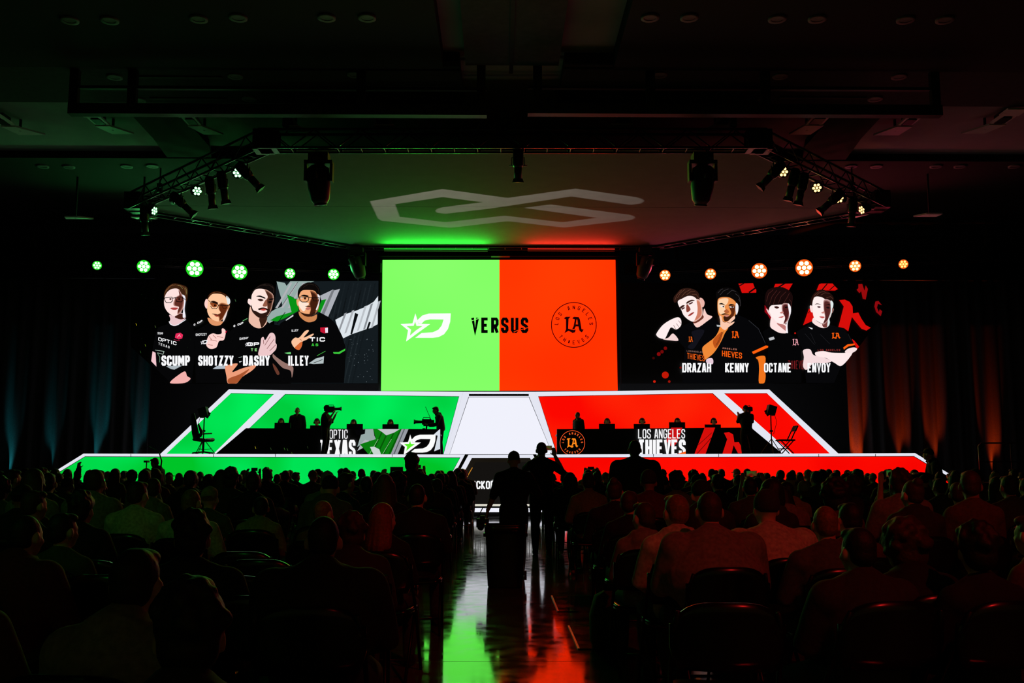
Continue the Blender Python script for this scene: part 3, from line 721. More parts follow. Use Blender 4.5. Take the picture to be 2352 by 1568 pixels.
A.p(F([(374, 482), (440, 502), (520, 507), (582, 480), (592, 500), (520, 547), (440, 537)]), (50, 24, 14)); A.p(F([(445, 400), (500, 388), (530, 410), (490, 408)]), (70, 34, 20)); A.p(F([(450, 432), (500, 410), (528, 430), (490, 452)]), (196, 116, 104))
A.p(F([(250, 910), (300, 850), (360, 850), (440, 760), (488, 740), (497, 762), (425, 850), (552, 795), (566, 810), (480, 872), (402, 912), (402, 962), (360, 1027), (290, 992)]), (252, 196, 158)); A.p(F([(330, 960), (400, 905), (402, 962), (360, 1027), (300, 1000)]), (214, 104, 50)); A.line(F([(370, 870), (400, 890)]), 1.1, (150, 70, 40))
A.text('ILLEY', *F([(252, 734)])[0], *F([(350, 766)])[0], weight=.26, rise=-.08); A.text('TIC', *F([(512, 845)])[0], *F([(735, 905)])[0], weight=.2); A.text('AS', *F([(540, 935)])[0], *F([(636, 972)])[0], (60, 200, 60), weight=.24, gap=.5)
A.p(F([(665, 705), (770, 698), (778, 780), (720, 790), (668, 765)]), (196, 20, 50), False); A.p(F([(735, 712), (776, 706), (776, 778), (740, 782)]), (236, 226, 240), False)
A.p(F([(850, 1058), (930, 1058), (1026, 1008), (1022, 1036), (940, 1085), (860, 1082)]), (60, 200, 60), False); A.p(F([(165, 600), (275, 520), (282, 540), (180, 605)]), (214, 218, 220), False)
A.p(F([(500, 1220), (600, 1152), (720, 1118), (712, 1222), (570, 1230)]), (180, 192, 194), False); A.line(F([(620, 1110), (740, 1045)]), 1.0, (70, 190, 70)); A.line(F([(570, 1215), (700, 1165)]), 1.3, (10, 14, 12))
A.line(F([(360, 160), (410, 100), (480, 75)]), .7, (48, 36, 30))
A.line(F([(420, 130), (500, 80), (580, 95)]), .7, (48, 36, 30))
A.line(F([(590, 90), (640, 150), (650, 210)]), .7, (48, 36, 30))
A.build('portrait_picture', ls, 'portrait of a player with round glasses making a hand sign')
for t, x0, x1 in (('SCUMP', 370.7, 436.2), ('SHOTZZY', 455.2, 536.5), ('DASHY', 558.3, 620), ('ILLEY', 661.8, 709)):
    A = Art(LY - 0.1); A.text(t, x0, 816.6, x1, 839.4, weight=.42, gap=.12); A.build('name_lettering', ls, 'white block lettering ' + t)
# -- right screen
rs = empty('led_screen', (PY(1700, 880, LY).x, LY, PY(1700, 881, LY).z), 0, 'right LED screen showing four players in black jerseys with orange trim', 'screen')
panel('display', [(1425.5, 649), (2000, 649), (2046, 700), (1978, 790), (1884, 880.6), (1427.5, 880.6)], LY, 0.12, E_black, rs)
A = Art(LY)
for x, y, r, c in ((1528.3, 799.5, 4, (120, 8, 6)), (1520.5, 807.5, 4, (110, 8, 8)), (1513, 813, 4.5, (130, 8, 10)), (1501, 822, 3, (60, 5, 5)), (1528, 861, 8, (190, 24, 6)), (1503, 876, 3, (200, 30, 10)), (1537, 876, 3, (150, 20, 8)), (1563, 844, 2.5, (110, 10, 6)), (1826, 765, 2, (200, 20, 10))):
    A.dot(x, y, r, c); A.flush('light_spot', rs)
F5 = crop(1640, 640, 6.27); F6 = crop(1820, 640, 6.27)
RD = (214, 14, 10)
A.flush('red_shape', rs); A.p(F5([(350, 70), (560, 65), (580, 120), (608, 160), (606, 200), (400, 205)]), RD, False); A.line(F5([(350, 110), (430, 68)]), 2.2, DK); A.line(F5([(500, 200), (600, 130)]), 3.5, DK)
A.flush('red_shape', rs); A.p(F5([(880, 75), (1130, 70), (1066, 182), (990, 122), (858, 132)]), RD, False); A.line(F5([(910, 135), (1020, 65)]), 3.0, DK)
A.flush('red_shape', rs); A.p(F5([(725, 380), (770, 420), (820, 540), (822, 610), (770, 520), (728, 480)]), (150, 8, 20), False)
A.flush('red_shape', rs); A.p(F6([(380, 82), (410, 70), (575, 70), (610, 110), (650, 150), (610, 172), (345, 168)]), RD, False); A.line(F6([(420, 165), (500, 72)]), 2.4, DK); A.line(F6([(530, 165), (610, 95)]), 2, DK)
A.flush('red_shape', rs); A.p(F6([(670, 310), (750, 302), (820, 335), (862, 400), (866, 500), (945, 488), (985, 570), (1050, 668), (1122, 706), (1062, 747), (990, 722), (905, 620), (852, 552), (800, 757), (740, 712), (658, 695), (735, 400)]), RD, False)
A.flush('red_shape', rs); A.p(F6([(235, 430), (300, 480), (305, 560), (280, 612), (150, 670)]), RD, False); A.line(F6([(215, 500), (250, 470)]), 1.2, DK)
A.flush('red_shape', rs); A.p(F6([(945, 80), (1000, 76), (1032, 175), (1050, 98), (1082, 150), (1050, 302), (1008, 290), (985, 182), (960, 210), (918, 160), (945, 140)]), (150, 10, 12), False)
A.flush('red_shape', rs); A.p(F6([(1190, 330), (1232, 320), (1282, 382), (1225, 362), (1212, 420), (1240, 482), (1252, 440), (1287, 472), (1266, 540), (1200, 482), (1174, 400)]), (140, 8, 14), False)
A.flush('red_shape', rs); A.p(F6([(850, 868), (885, 892), (957, 980), (928, 1012), (880, 940)]), RD, False)
A.flush('red_shape', rs)
OR = (255, 96, 14)
# -- tilted head player with bent arm
A = Art(LY - 0.01); F = crop(1490, 640, 6.27)
A.p(F([(690, 690), (840, 610), (920, 545), (1020, 640), (1080, 900), (1000, 1500), (480, 1500), (520, 1000), (430, 900), (350, 790), (470, 690), (600, 620)]), (6, 6, 8), False)
A.p(F([(620, 760), (800, 740), (720, 900), (640, 1010), (560, 980), (650, 880)]), (18, 18, 26))
A.p(F([(362, 335), (358, 270), (400, 215), (470, 148), (600, 138), (705, 190), (735, 290), (722, 335), (680, 292), (620, 247), (540, 252), (470, 292), (420, 312), (390, 342)]), (46, 24, 18))
A.p(F([(640, 622), (700, 602), (770, 540), (798, 430), (840, 512), (916, 546), (840, 612), (700, 702)]), (250, 208, 198)); A.p(F([(640, 622), (740, 562), (772, 520), (790, 560), (720, 618), (662, 642)]), (112, 52, 36))
A.p(F([(730, 285), (770, 283), (804, 340), (790, 402), (758, 400)]), (236, 180, 168))
A.p(F([(420, 322), (480, 287), (560, 250), (640, 256), (700, 302), (742, 342), (762, 420), (770, 500), (740, 560), (680, 602), (630, 617), (560, 582), (500, 522), (465, 442), (430, 382)]), (255, 238, 236))
A.p(F([(690, 305), (742, 335), (770, 482), (740, 560), (655, 612), (692, 520), (702, 420)]), (206, 124, 98), soft=(250, 222, 214))
A.p(F([(448, 412), (480, 384), (516, 384), (505, 402), (460, 432)]), (60, 28, 24)); A.p(F([(538, 347), (570, 320), (620, 304), (662, 315), (600, 332), (550, 362)]), (60, 28, 22)); A.p(F([(470, 432), (508, 410), (516, 426), (480, 447)]), (80, 40, 44)); A.p(F([(572, 362), (625, 335), (632, 351), (590, 372)]), (80, 44, 46))
A.p(F([(540, 382), (560, 372), (600, 440), (570, 477), (540, 472)]), (140, 66, 54)); A.p(F([(563, 537), (600, 500), (652, 480), (640, 502), (600, 532)]), (160, 56, 52))
A.p(F([(110, 790), (180, 690), (250, 630), (340, 580), (420, 556), (462, 590), (466, 660), (440, 702), (390, 732), (320, 702), (282, 762), (250, 832), (220, 867), (150, 852), (114, 822)]), (255, 238, 238)); A.p(F([(205, 872), (280, 850), (350, 790), (426, 890), (300, 887)]), (246, 214, 212))
for a in ([(355, 670), (385, 725)], [(395, 645), (430, 695)], [(425, 605), (462, 650)]): A.line(F(a), 1.0, (120, 70, 70))
gothic_la(A, lambda pts: [(1581 + (x - 372) * .034, 773 + (y - 860) * .052) for x, y in pts], (226, 96, 24))
A.text('LOSANGELES', *F([(545, 1030)])[0], *F([(780, 1052)])[0], (150, 110, 100), weight=.2, gap=.5, rise=.08); A.text('THIEVES', *F([(548, 1068)])[0], *F([(802, 1150)])[0], (236, 92, 20), weight=.26, rise=.16)
A.p(F([(830, 1160), (900, 1144), (926, 1180), (912, 1232), (830, 1212)]), (232, 204, 218))
A.line(F([(375, 310), (400, 240), (470, 165)]), .7, (112, 70, 52))
A.line(F([(410, 280), (450, 210), (520, 155)]), .7, (112, 70, 52))
A.line(F([(470, 260), (520, 200), (600, 155)]), .7, (112, 70, 52))
A.line(F([(540, 235), (600, 190), (660, 185)]), .7, (112, 70, 52))
A.line(F([(620, 230), (680, 230), (715, 280)]), .7, (112, 70, 52))
A.build('portrait_picture', rs, 'portrait of a player tilting his head with a raised fist')
# -- chin in hand player
A = Art(LY - 0.02); F = F5
A.p(F([(60, 660), (340, 520), (470, 570), (640, 720), (740, 920), (775, 985), (560, 1085), (700, 1300), (640, 1500), (60, 1500), (40, 1000), (20, 800)]), (6, 6, 8), False)
A.line(F([(500, 600), (640, 720), (740, 930)]), 1.0, (50, 52, 58))
A.p(F([(40, 300), (28, 200), (100, 138), (220, 128), (330, 178), (384, 270), (372, 420), (345, 352), (310, 340), (270, 282), (200, 267), (120, 267), (60, 305)]), (10, 8, 8))
A.p(F([(50, 330), (70, 282), (130, 263), (220, 270), (290, 312), (322, 362), (326, 450), (300, 532), (240, 602), (150, 622), (90, 562), (55, 482)]), (236, 146, 78)); A.p(F([(60, 332), (100, 287), (200, 285), (195, 350), (152, 402), (172, 472), (100, 512), (64, 462)]), (255, 212, 172))
A.p(F([(212, 390), (290, 380), (312, 420), (292, 520), (230, 602), (150, 602), (205, 545), (248, 490)]), (90, 38, 14), soft=(220, 132, 66)); A.p(F([(316, 350), (348, 385), (346, 462), (320, 520), (306, 430)]), (236, 232, 236))
A.p(F([(68, 367), (110, 350), (162, 386), (120, 372)]), DK); A.p(F([(203, 386), (240, 364), (292, 376), (250, 384)]), DK); A.p(F([(85, 395), (120, 385), (150, 405), (120, 416)]), (240, 232, 230)); A.dot(*F([(132, 402)])[0], 1.8, DK); A.p(F([(212, 405), (250, 398), (285, 410), (248, 420)]), (236, 220, 214)); A.dot(*F([(258, 408)])[0], 1.8, DK)
A.p(F([(140, 470), (180, 440), (215, 480), (180, 500)]), (180, 96, 54)); A.p(F([(100, 516), (140, 500), (180, 505), (218, 522), (170, 516), (120, 522)]), (24, 10, 6)); A.p(F([(135, 545), (215, 545), (252, 562), (210, 604), (150, 612)]), (60, 28, 12)); A.p(F([(138, 532), (175, 520), (216, 532), (180, 552)]), (206, 128, 108))
A.p(F([(90, 690), (200, 700), (150, 790), (100, 902), (0, 1062), (-100, 1146), (-132, 1162), (-162, 1082), (-172, 1000), (-130, 950), (0, 850), (60, 760)]), (240, 138, 56)); A.p(F([(-20, 900), (60, 800), (120, 770), (90, 900), (20, 1000)]), (190, 84, 26))
for k in range(9): A.line(F([(20 + k * 10, 960 - k * 22), (60 + k * 10, 940 - k * 22)]), .9, (60, 26, 12))
A.p(F([(72, 540), (102, 545), (122, 620), (180, 625), (270, 545), (297, 550), (290, 582), (230, 640), (287, 620), (270, 652), (200, 702), (150, 742), (90, 692), (84, 612)]), (252, 200, 172)); A.line(F([(182, 630), (230, 642)]), 1, (130, 66, 40)); A.p(F([(32, 665), (90, 672), (90, 695), (36, 690)]), (190, 194, 196), False)
A.p(F([(538, 1055), (740, 963), (774, 970), (772, 992), (560, 1087)]), OR, False); A.p(F([(595, 1135), (700, 1110), (736, 1150), (722, 1300), (737, 1400), (716, 1502), (640, 1502), (642, 1300), (630, 1180)]), (242, 118, 30))
gothic_la(A, lambda pts: [(1679.5 + (x - 372) * .059, 761 + (y - 860) * .067) for x, y in pts], OR)
A.text('ANGELES', *F([(115, 990)])[0], *F([(320, 1012)])[0], (190, 120, 100), weight=.22, gap=.5, rise=.1); A.text('HIEVES', *F([(108, 1036)])[0], *F([(396, 1118)])[0], OR, weight=.26, rise=.12)
A.line(F([(50, 210), (90, 165), (120, 150)]), .7, (70, 66, 68))
A.line(F([(80, 240), (130, 180), (200, 150)]), .7, (70, 66, 68))
A.line(F([(180, 230), (250, 170), (310, 190)]), .7, (70, 66, 68))
A.line(F([(300, 220), (350, 260), (372, 330)]), .7, (70, 66, 68))
A.line(F([(345, 300), (375, 350), (372, 400)]), .7, (70, 66, 68))
A.build('portrait_picture', rs, 'portrait of a player resting his chin in a tattooed hand')
# -- fringe player
A = Art(LY - 0.03)
A.p(F([(810, 690), (960, 780), (1060, 770), (1250, 900), (1260, 1500), (740, 1500), (780, 1000), (700, 760)]), (5, 5, 6), False)
A.p(F([(830, 540), (900, 622), (960, 652), (1030, 652), (1056, 772), (960, 782), (870, 742), (808, 682)]), (255, 228, 226)); A.p(F([(900, 640), (1000, 660), (1040, 700), (1050, 760), (990, 720)]), (190, 120, 116))
A.p(F([(730, 310), (758, 180), (850, 128), (960, 118), (1080, 168), (1134, 262), (1112, 402), (1092, 482), (1060, 342), (1000, 362), (900, 372), (832, 392), (802, 472), (770, 432), (742, 392)]), (24, 9, 9))
A.p(F([(790, 440), (820, 387), (900, 377), (980, 372), (1060, 380), (1086, 470), (1062, 592), (1032, 642), (960, 652), (900, 622), (850, 562), (812, 542), (790, 482)]), (255, 240, 238)); A.p(F([(985, 374), (1062, 365), (1086, 440), (1072, 560), (1032, 632), (1000, 642), (1022, 560), (985, 480)]), (80, 28, 28), soft=(236, 196, 192))
A.p(F([(1060, 362), (1102, 402), (1102, 500), (1062, 620), (1056, 702), (1062, 780), (1032, 762), (1040, 652), (1082, 540)]), (246, 240, 246)); A.p(F([(748, 430), (790, 470), (822, 540), (780, 502)]), (240, 200, 200))
A.p(F([(862, 407), (900, 396), (936, 415), (900, 432)]), (60, 24, 22)); A.p(F([(1015, 410), (1050, 400), (1062, 412), (1030, 424)]), (20, 8, 8)); A.p(F([(925, 557), (970, 545), (1002, 540), (975, 562)]), (196, 72, 72)); A.p(F([(945, 490), (985, 470), (1000, 490), (965, 502)]), (200, 130, 124))
A.p(F([(783, 855), (856, 834), (872, 870), (800, 892)]), (192, 194, 198), False)
gothic_la(A, lambda pts: [(1819.5 + (x - 372) * .05, 778.5 + (y - 860) * .062) for x, y in pts], (220, 150, 160))
A.text('THIEVES', *F([(1062, 1180)])[0], *F([(1330, 1300)])[0], (170, 40, 44), weight=.16, gap=.5)
A.line(F([(750, 330), (780, 220), (850, 160)]), .7, (84, 40, 36))
A.line(F([(790, 380), (830, 260), (900, 170)]), .7, (84, 40, 36))
A.line(F([(850, 370), (880, 270), (950, 180)]), .7, (84, 40, 36))
A.line(F([(920, 360), (960, 260), (1030, 190)]), .7, (84, 40, 36))
A.line(F([(1000, 350), (1050, 270), (1080, 210)]), .7, (84, 40, 36))
A.line(F([(1080, 300), (1110, 340), (1108, 420)]), .7, (84, 40, 36))
A.build('portrait_picture', rs, 'portrait of a player with a dark fringe')
# -- crossed arms player
A = Art(LY - 0.04); F = F6
A.p(F([(285, 620), (420, 708), (490, 702), (535, 660), (740, 720), (850, 860), (925, 1010), (860, 1066), (705, 1252), (600, 1500), (200, 1500), (150, 1030), (85, 860), (60, 760), (200, 680)]), (7, 7, 9), False)
for a in ([(180, 790), (320, 950)], [(260, 780), (330, 930)], [(400, 800), (540, 940)], [(800, 790), (850, 900)]): A.line(F(a), .7, (34, 34, 38))
A.p(F([(305, 560), (360, 617), (440, 647), (520, 600), (532, 660), (490, 702), (420, 707), (340, 672), (285, 622)]), (252, 228, 226)); A.p(F([(430, 650), (520, 605), (500, 690), (450, 700)]), (120, 60, 56))
A.p(F([(268, 395), (264, 300), (310, 210), (400, 158), (500, 178), (582, 250), (592, 312), (560, 322), (480, 302), (400, 257), (320, 267), (292, 322)]), (34, 15, 11))
A.p(F([(285, 382), (300, 292), (340, 257), (420, 267), (480, 302), (540, 322), (572, 342), (572, 440), (550, 540), (500, 612), (430, 642), (360, 612), (310, 562), (290, 482)]), (255, 240, 238)); A.p(F([(455, 312), (545, 332), (556, 450), (530, 560), (470, 640), (440, 642), (470, 560), (450, 440)]), (84, 36, 34), soft=(238, 200, 196))
A.p(F([(545, 320), (586, 352), (572, 452), (530, 562), (536, 640), (500, 692), (512, 582), (550, 472)]), (224, 234, 234)); A.p(F([(248, 390), (286, 400), (290, 482), (260, 470)]), (250, 220, 218)); A.p(F([(570, 420), (592, 440), (580, 482), (565, 492)]), (150, 110, 104))
A.p(F([(315, 380), (350, 357), (415, 375), (350, 368)]), (60, 28, 24)); A.p(F([(465, 385), (520, 365), (548, 385), (510, 380)]), (24, 12, 10)); A.p(F([(350, 405), (380, 395), (405, 410), (378, 422)]), (90, 60, 66)); A.p(F([(480, 410), (515, 405), (535, 425), (505, 432)]), (30, 16, 18)); A.p(F([(410, 490), (450, 470), (460, 495), (430, 502)]), (206, 140, 130)); A.p(F([(383, 547), (430, 545), (462, 555), (425, 572)]), (200, 86, 84))
A.p(F([(150, 1030), (250, 1018), (300, 1100), (430, 1130), (560, 1190), (440, 1217), (300, 1217), (200, 1312), (150, 1262), (160, 1130)]), (246, 220, 222)); A.p(F([(325, 1062), (440, 1043), (560, 1066), (740, 1070), (862, 1064), (708, 1252), (600, 1212), (500, 1152), (430, 1132), (340, 1112)]), (255, 234, 234)); A.p(F([(750, 1062), (790, 1012), (880, 990), (926, 1015), (860, 1066)]), (250, 226, 226))
A.p(F([(725, 992), (790, 945), (890, 934), (892, 956), (800, 976), (735, 1022)]), OR, False); A.p(F([(225, 698), (285, 712), (280, 734), (250, 718)]), (226, 228, 230), False)
gothic_la(A, lambda pts: [(1909 + (x - 372) * .069, 764.5 + (y - 860) * .056) for x, y in pts], OR)
A.text('LOS ANGELES', *F([(358, 1016)])[0], *F([(680, 1042)])[0], (150, 50, 46), weight=.22, gap=.6)
A.line(F([(290, 310), (310, 240), (380, 185)]), .7, (104, 62, 50))
A.line(F([(330, 250), (390, 200), (460, 185)]), .7, (104, 62, 50))
A.line(F([(400, 240), (460, 205), (530, 215)]), .7, (104, 62, 50))
A.line(F([(480, 280), (540, 260), (575, 290)]), .7, (104, 62, 50))
A.build('portrait_picture', rs, 'portrait of a player with crossed arms')
for t, x0, x1 in (('DRAZAH', 1567, 1633.5), ('KENNY', 1665.5, 1720), ('OCTANE', 1754.8, 1817.4), ('ENVOY', 1854.6, 1907.4)):
    A = Art(LY - 0.1); A.text(t, x0, 833.5, x1, 854.6, weight=.37, gap=.12); A.build('name_lettering', rs, 'white block lettering ' + t)
# ------------------------------------------------------------------ player desks
DY = 35.0
def desk(label, px, art):
    c = PY(sum(p[0] for p in px) / 4, 1042, DY)
    t = empty('player_desk', (c.x, DY, STAGE_Z), 0, label, 'desk')
    panel('display_front', px, DY, 0.08, E_black, t)
    a, b = PY(px[0][0], px[0][1], DY).x - c.x, PY(px[1][0], px[1][1], DY).x - c.x
    MB().box(((a + b) / 2, 0.48, 0.74), (b - a, 0.8, 0.05)).build('desk_top', K_black, t)
    for x in (a + 0.1, (a + b) / 2, b - 0.1):
        MB().box((x, 0.48, 0.357), (0.06, 0.7, 0.71)).build('leg', K_black, t)
    art(t); return t, c
def art_left(t):
    A = Art(DY); F = crop(850, 920, 11.2); G = crop(430, 920, 5.6)
    A.p(F([(-180, 730), (80, 725), (110, 900), (150, 985), (20, 1035), (-60, 1080), (0, 1010), (-190, 1100), (-330, 1190), (-240, 900)]), (150, 168, 166), False)
    A.p(F([(-130, 1000), (10, 1035), (-60, 1150), (-330, 1290), (-230, 1110)]), (176, 182, 186), False)
    A.p(F([(85, 725), (820, 728), (520, 1400), (-20, 1400), (-260, 1120), (-20, 1040), (150, 985)]), (10, 124, 16), False)
    for x in (250, 400, 560, 700): A.p(F([(x + 60, 760), (x + 100, 760), (x - 200, 1400), (x - 240, 1400)]), (6, 84, 8), False)
    for x in (180, 520): A.line(F([(x + 30, 990), (x - 210, 1395)]), .7, (170, 230, 170))
    A.p(F([(190, 728), (770, 728), (620, 820), (420, 890), (290, 790)]), (192, 196, 200), False)
    A.p(F([(0, 1190), (110, 1180), (240, 1250), (290, 1400), (100, 1400)]), (200, 214, 210), False)
    A.p(F([(815, 728), (990, 728), (700, 1400), (520, 1400)]), (150, 154, 162), False); A.p(F([(870, 728), (900, 728), (620, 1400), (590, 1400)]), (86, 90, 98), False)
    A.p(F([(-400, 560 + 200), (-120, 735), (-130, 850), (-330, 900)]), (4, 4, 5), False)
    A.p(F([(1640, 870), (1790, 735), (1803, 735), (1803, 1240), (1650, 1300), (1700, 1100), (1740, 900)]), (214, 222, 230), False)
    star_d_logo(A, lambda pts: [(850 + (760 + (x - 188) * 2.62 * .98) / 11.2, 920 + (872 + (y - 500) * 2.62) / 11.2) for x, y in pts], (252, 253, 252), (90, 240, 40))
    A.build('desk_picture', t, 'green star and stripes picture with white logo'); A = Art(DY - .1)
    A.text('OPTIC', *G([(1830, 372)])[0], *G([(2064, 488)])[0], weight=.24, gap=.2)
    A.build('desk_lettering', t, 'white lettering OPTIC'); A = Art(DY - .1)
    A.text('TEXAS', *G([(1700, 505)])[0], *G([(2165, 725)])[0], weight=.42, gap=.1)
    A.build('desk_lettering', t, 'white lettering TEXAS'); A = Art(DY - .1)
    for x, y, c in ((878, 604, (180, 170, 40)), (1076, 618, (50, 80, 40)), (1252, 620, (60, 110, 40)), (1290, 628, (50, 90, 40)), (1550, 600, (40, 60, 30)), (1350, 680, (60, 100, 30))):
        q = G([(x - 6, y - 16), (x + 6, y + 14)]); A.line(q, .8, c)
    A.build('spark_picture', t)
def art_right(t):
    A = Art(DY); G = crop(1450, 920, 5.88)
    emblem(A, 1314.8, 1017, 28.4, (255, 90, 40), (255, 100, 40), (255, 138, 28), .0893)
    A.build('round_emblem', t, 'orange round emblem with gothic monogram'); A = Art(DY)
    A.p(G([(540, 362), (690, 362), (660, 460), (620, 560), (560, 640), (470, 540)]), (200, 14, 18), False)
    A.p(G([(990, 362), (1132, 362), (1000, 724), (850, 724)]), RD, False); A.line(G([(900, 600), (1090, 430)]), 1.0, DK); A.line(G([(880, 724), (1080, 500)]), 1.2, DK)
    A.build('desk_picture', t, 'red slashed shape'); A = Art(DY)
    A.p(G([(1250, 432), (1320, 424), (1375, 455), (1392, 560), (1450, 556), (1510, 660), (1512, 712), (1440, 708), (1382, 600), (1350, 724), (1228, 724), (1295, 520)]), RD, False)
    A.build('desk_picture', t, 'red gothic stroke'); A = Art(DY - .1)
    A.text('LOS ANGELES', *G([(92, 384)])[0], *G([(726, 508)])[0], weight=.26, gap=.2)
    A.build('desk_lettering', t, 'white lettering LOS ANGELES'); A = Art(DY - .1)
    A.text('THIEVES', *G([(90, 526)])[0], *G([(734, 745)])[0], weight=.42, gap=.08)
    A.p(G([(610, 722), (735, 684), (735, 722)]), (255, 90, 10), False)
    A.build('desk_lettering', t, 'white lettering THIEVES')
dl, dlc = desk('left player desk with green team graphics along its front', [(565, 983), (1011.5, 985), (1011.5, 1049), (487, 1049)], art_left)
dr, drc = desk('right player desk with red team graphics along its front', [(1279, 985), (1725, 981.5), (1806, 1049), (1279, 1049)], art_right)
# ------------------------------------------------------------------ monitors on the desks
mon_w, mon_h = 0.57, 0.33
def monitor(x, ytop, label):
    p = PY(x, ytop, DY + 0.42)
    t = empty('monitor', (p.x, DY + 0.42, STAGE_Z + 0.765), 0, label, 'monitor', 'monitors on the player desks')
    zt = p.z - (STAGE_Z + 0.765)
    hs_ = MB().box((0, 0, zt - mon_h / 2), (mon_w, 0.04, mon_h)).build('housing', K_black, t)
    MB().box((0, 0.022, zt - mon_h / 2), (mon_w - 0.03, 0.006, mon_h - 0.03)).build('display', emit('monitor_glow', rgb(255, 210, 150), .3), hs_)
    MB().box((0, -0.03, max(0.05, (zt - mon_h / 2) / 2)), (0.06, 0.03, zt - mon_h / 2)).build('stand', K_metal, t)
    MB().box((0, -0.02, 0.008), (0.24, 0.17, 0.016)).build('base', K_metal, t)
words_n = ('outermost', 'second from the outer end', 'third from the outer end', 'nearest the stage centre')
for (x, y), w in zip(((649.5, 970.5), (731, 976.5), (815, 973.5), (897, 974)), words_n): monitor(x, y, 'monitor seen from behind on the left desk, ' + w)
for (x, y), w in zip(((1637, 974.5), (1555, 969.5), (1474, 973.5), (1394, 973)), words_n): monitor(x, y, 'monitor seen from behind on the right desk, ' + w)
# ------------------------------------------------------------------ trusses
rod_me = MB().tube([(0, 0, -0.5), (0, 0, 0.5)], 1.0, 6, smooth=True).mesh('brace')
rod_me.materials.append(K_metal)
def rod(name, a, b, r, parent, m=None):
    a, b = Vector(a), Vector(b); d = b - a
    o = link(name, rod_me, None, parent, loc=(a + b) / 2)
    o.rotation_mode = 'QUATERNION'; o.rotation_quaternion = d.to_track_quat('Z', 'Y'); o.scale = (r, r, d.length)
    return o
def truss(p, q, label, h=0.5, w=0.42, seg=0.62, group=None, side=1):
    p, q = Vector(p), Vector(q); d = q - p; L = d.length
    t = empty('lighting_truss', p, 0, label, 'truss', group)
    e = d / L; s = Vector((-e.y, e.x, 0)).normalized() * side
    n = max(2, round(L / seg))
    def at(u, k, z): return e * (u * L) + s * (w * k) + Vector((0, 0, z))
    for k in (0, 1):
        for z in (0, h): rod('chord', at(0, k, z), at(1, k, z), 0.035, t)
    for i in range(n):
        u0, u1 = i / n, (i + 1) / n
        for k in (0, 1):
            if i % 2: rod('brace', at(u0, k, 0), at(u1, k, h), 0.018, t)
            else: rod('brace', at(u0, k, h), at(u1, k, 0), 0.018, t)
        rod('rung', at(u0, 0, 0), at(u0, 1, 0), 0.018, t)
    for u in (0, 1):
        MB().box(at(u, .5, h / 2), (0.5, 0.5, h + 0.06)).build('corner_block', K_metal, t)
    return t
TZ = CANOPY_Z
BATTEN = 250
cFL, cFR = PZ(622, 350, TZ), PZ(1732, 350, TZ)
cML, cMR = PZ(322, 483, TZ), PZ(2008, 480, TZ)
cBL, cBR = PZ(818, 567, TZ), PZ(1502, 567, TZ)
truss(cFL, cFR, 'front straight run of the black six-sided lighting truss', side=-1)
truss(cML, cFL, 'near left slanting run of the six-sided lighting truss', side=-1)
truss(cFR, cMR, 'near right slanting run of the six-sided lighting truss', side=-1)
truss(cBL, cML, 'far left slanting run of the six-sided lighting truss', side=-1)
truss(cMR, cBR, 'far right slanting run of the six-sided lighting truss', side=-1)
truss(cBR, cBL, 'rear straight run of the six-sided truss above the centre screen', side=-1)
# canopy cloth stretched inside the truss ring
cc = (cFL + cFR + cML + cMR + cBL + cBR) / 6
can = empty('canopy', (cc.x, cc.y, TZ + 0.05), 0, 'grey scrim canopy stretched inside the six-sided truss', 'canopy')
ys = PZ(1147, 478.5, TZ).y
def lerp_at(a, b, y): return a + (b - a) * ((y - a.y) / (b.y - a.y))
sl = lerp_at(cFL, cML, ys) if cML.y > ys else lerp_at(cML, cBL, ys)
sr = lerp_at(cFR, cMR, ys) if cMR.y > ys else lerp_at(cMR, cBR, ys)
def cloth(pts): MB().prism([(p.x - cc.x, p.y - cc.y, 0) for p in pts], (0, 0, 0.015)).build('cloth_panel', K_canopy, can)
g = Vector((0, 0.012, 0))
fr = [cFL, cFR] + ([cMR] if cMR.y < ys else []) + [sr - g, sl - g] + ([cML] if cML.y < ys else [])
bk = [sl + g, sr + g] + ([cMR] if cMR.y > ys else []) + [cBR, cBL] + ([cML] if cML.y > ys else [])
cloth(fr); cloth(bk)
# LED battens hung under the rear truss run, washing the canopy green and red
for xa, xb, cn, cc_, lab in ((882, 1120, 'green', (.03, 1, .05), 'glowing green LED batten under the rear truss'), (1212, 1412, 'red', (1, .03, .015), 'glowing red LED batten under the rear truss')):
    by = cBL.y - .25; pa, pb = PY(xa, 571, by), PY(xb, 571, by); bz = pa.z
    t = empty('led_batten', ((pa.x + pb.x) / 2, by, bz), 0, lab, 'stage light', 'LED battens under the rear truss')
    L_ = pb.x - pa.x
    MB().box((0, .06, -.03), (L_, .1, .08)).build('housing', K_black, t)
    MB().box((0, 0, -.005), (L_, .02, .03)).build('led_strip', emit('batten_' + cn, (*cc_, 1), .7), t)
    for x in (-L_ * .4, L_ * .4): rod('hanger', (x, .06, 0), (x, .25, TZ - bz), .012, t)
    bl = bpy.data.lights.new('batten_lamp', 'AREA'); bl.shape = 'RECTANGLE'; bl.energy = BATTEN * (1 if cn == 'green' else .5); bl.color = cc_; bl.size = L_; bl.size_y = .06
    bo = bpy.data.objects.new('batten_lamp', bl); COL.objects.link(bo); bo.parent = t; bo.location = (0, -.03, -.1); bo.rotation_euler = (math.radians(-90 - 4), 0, 0)
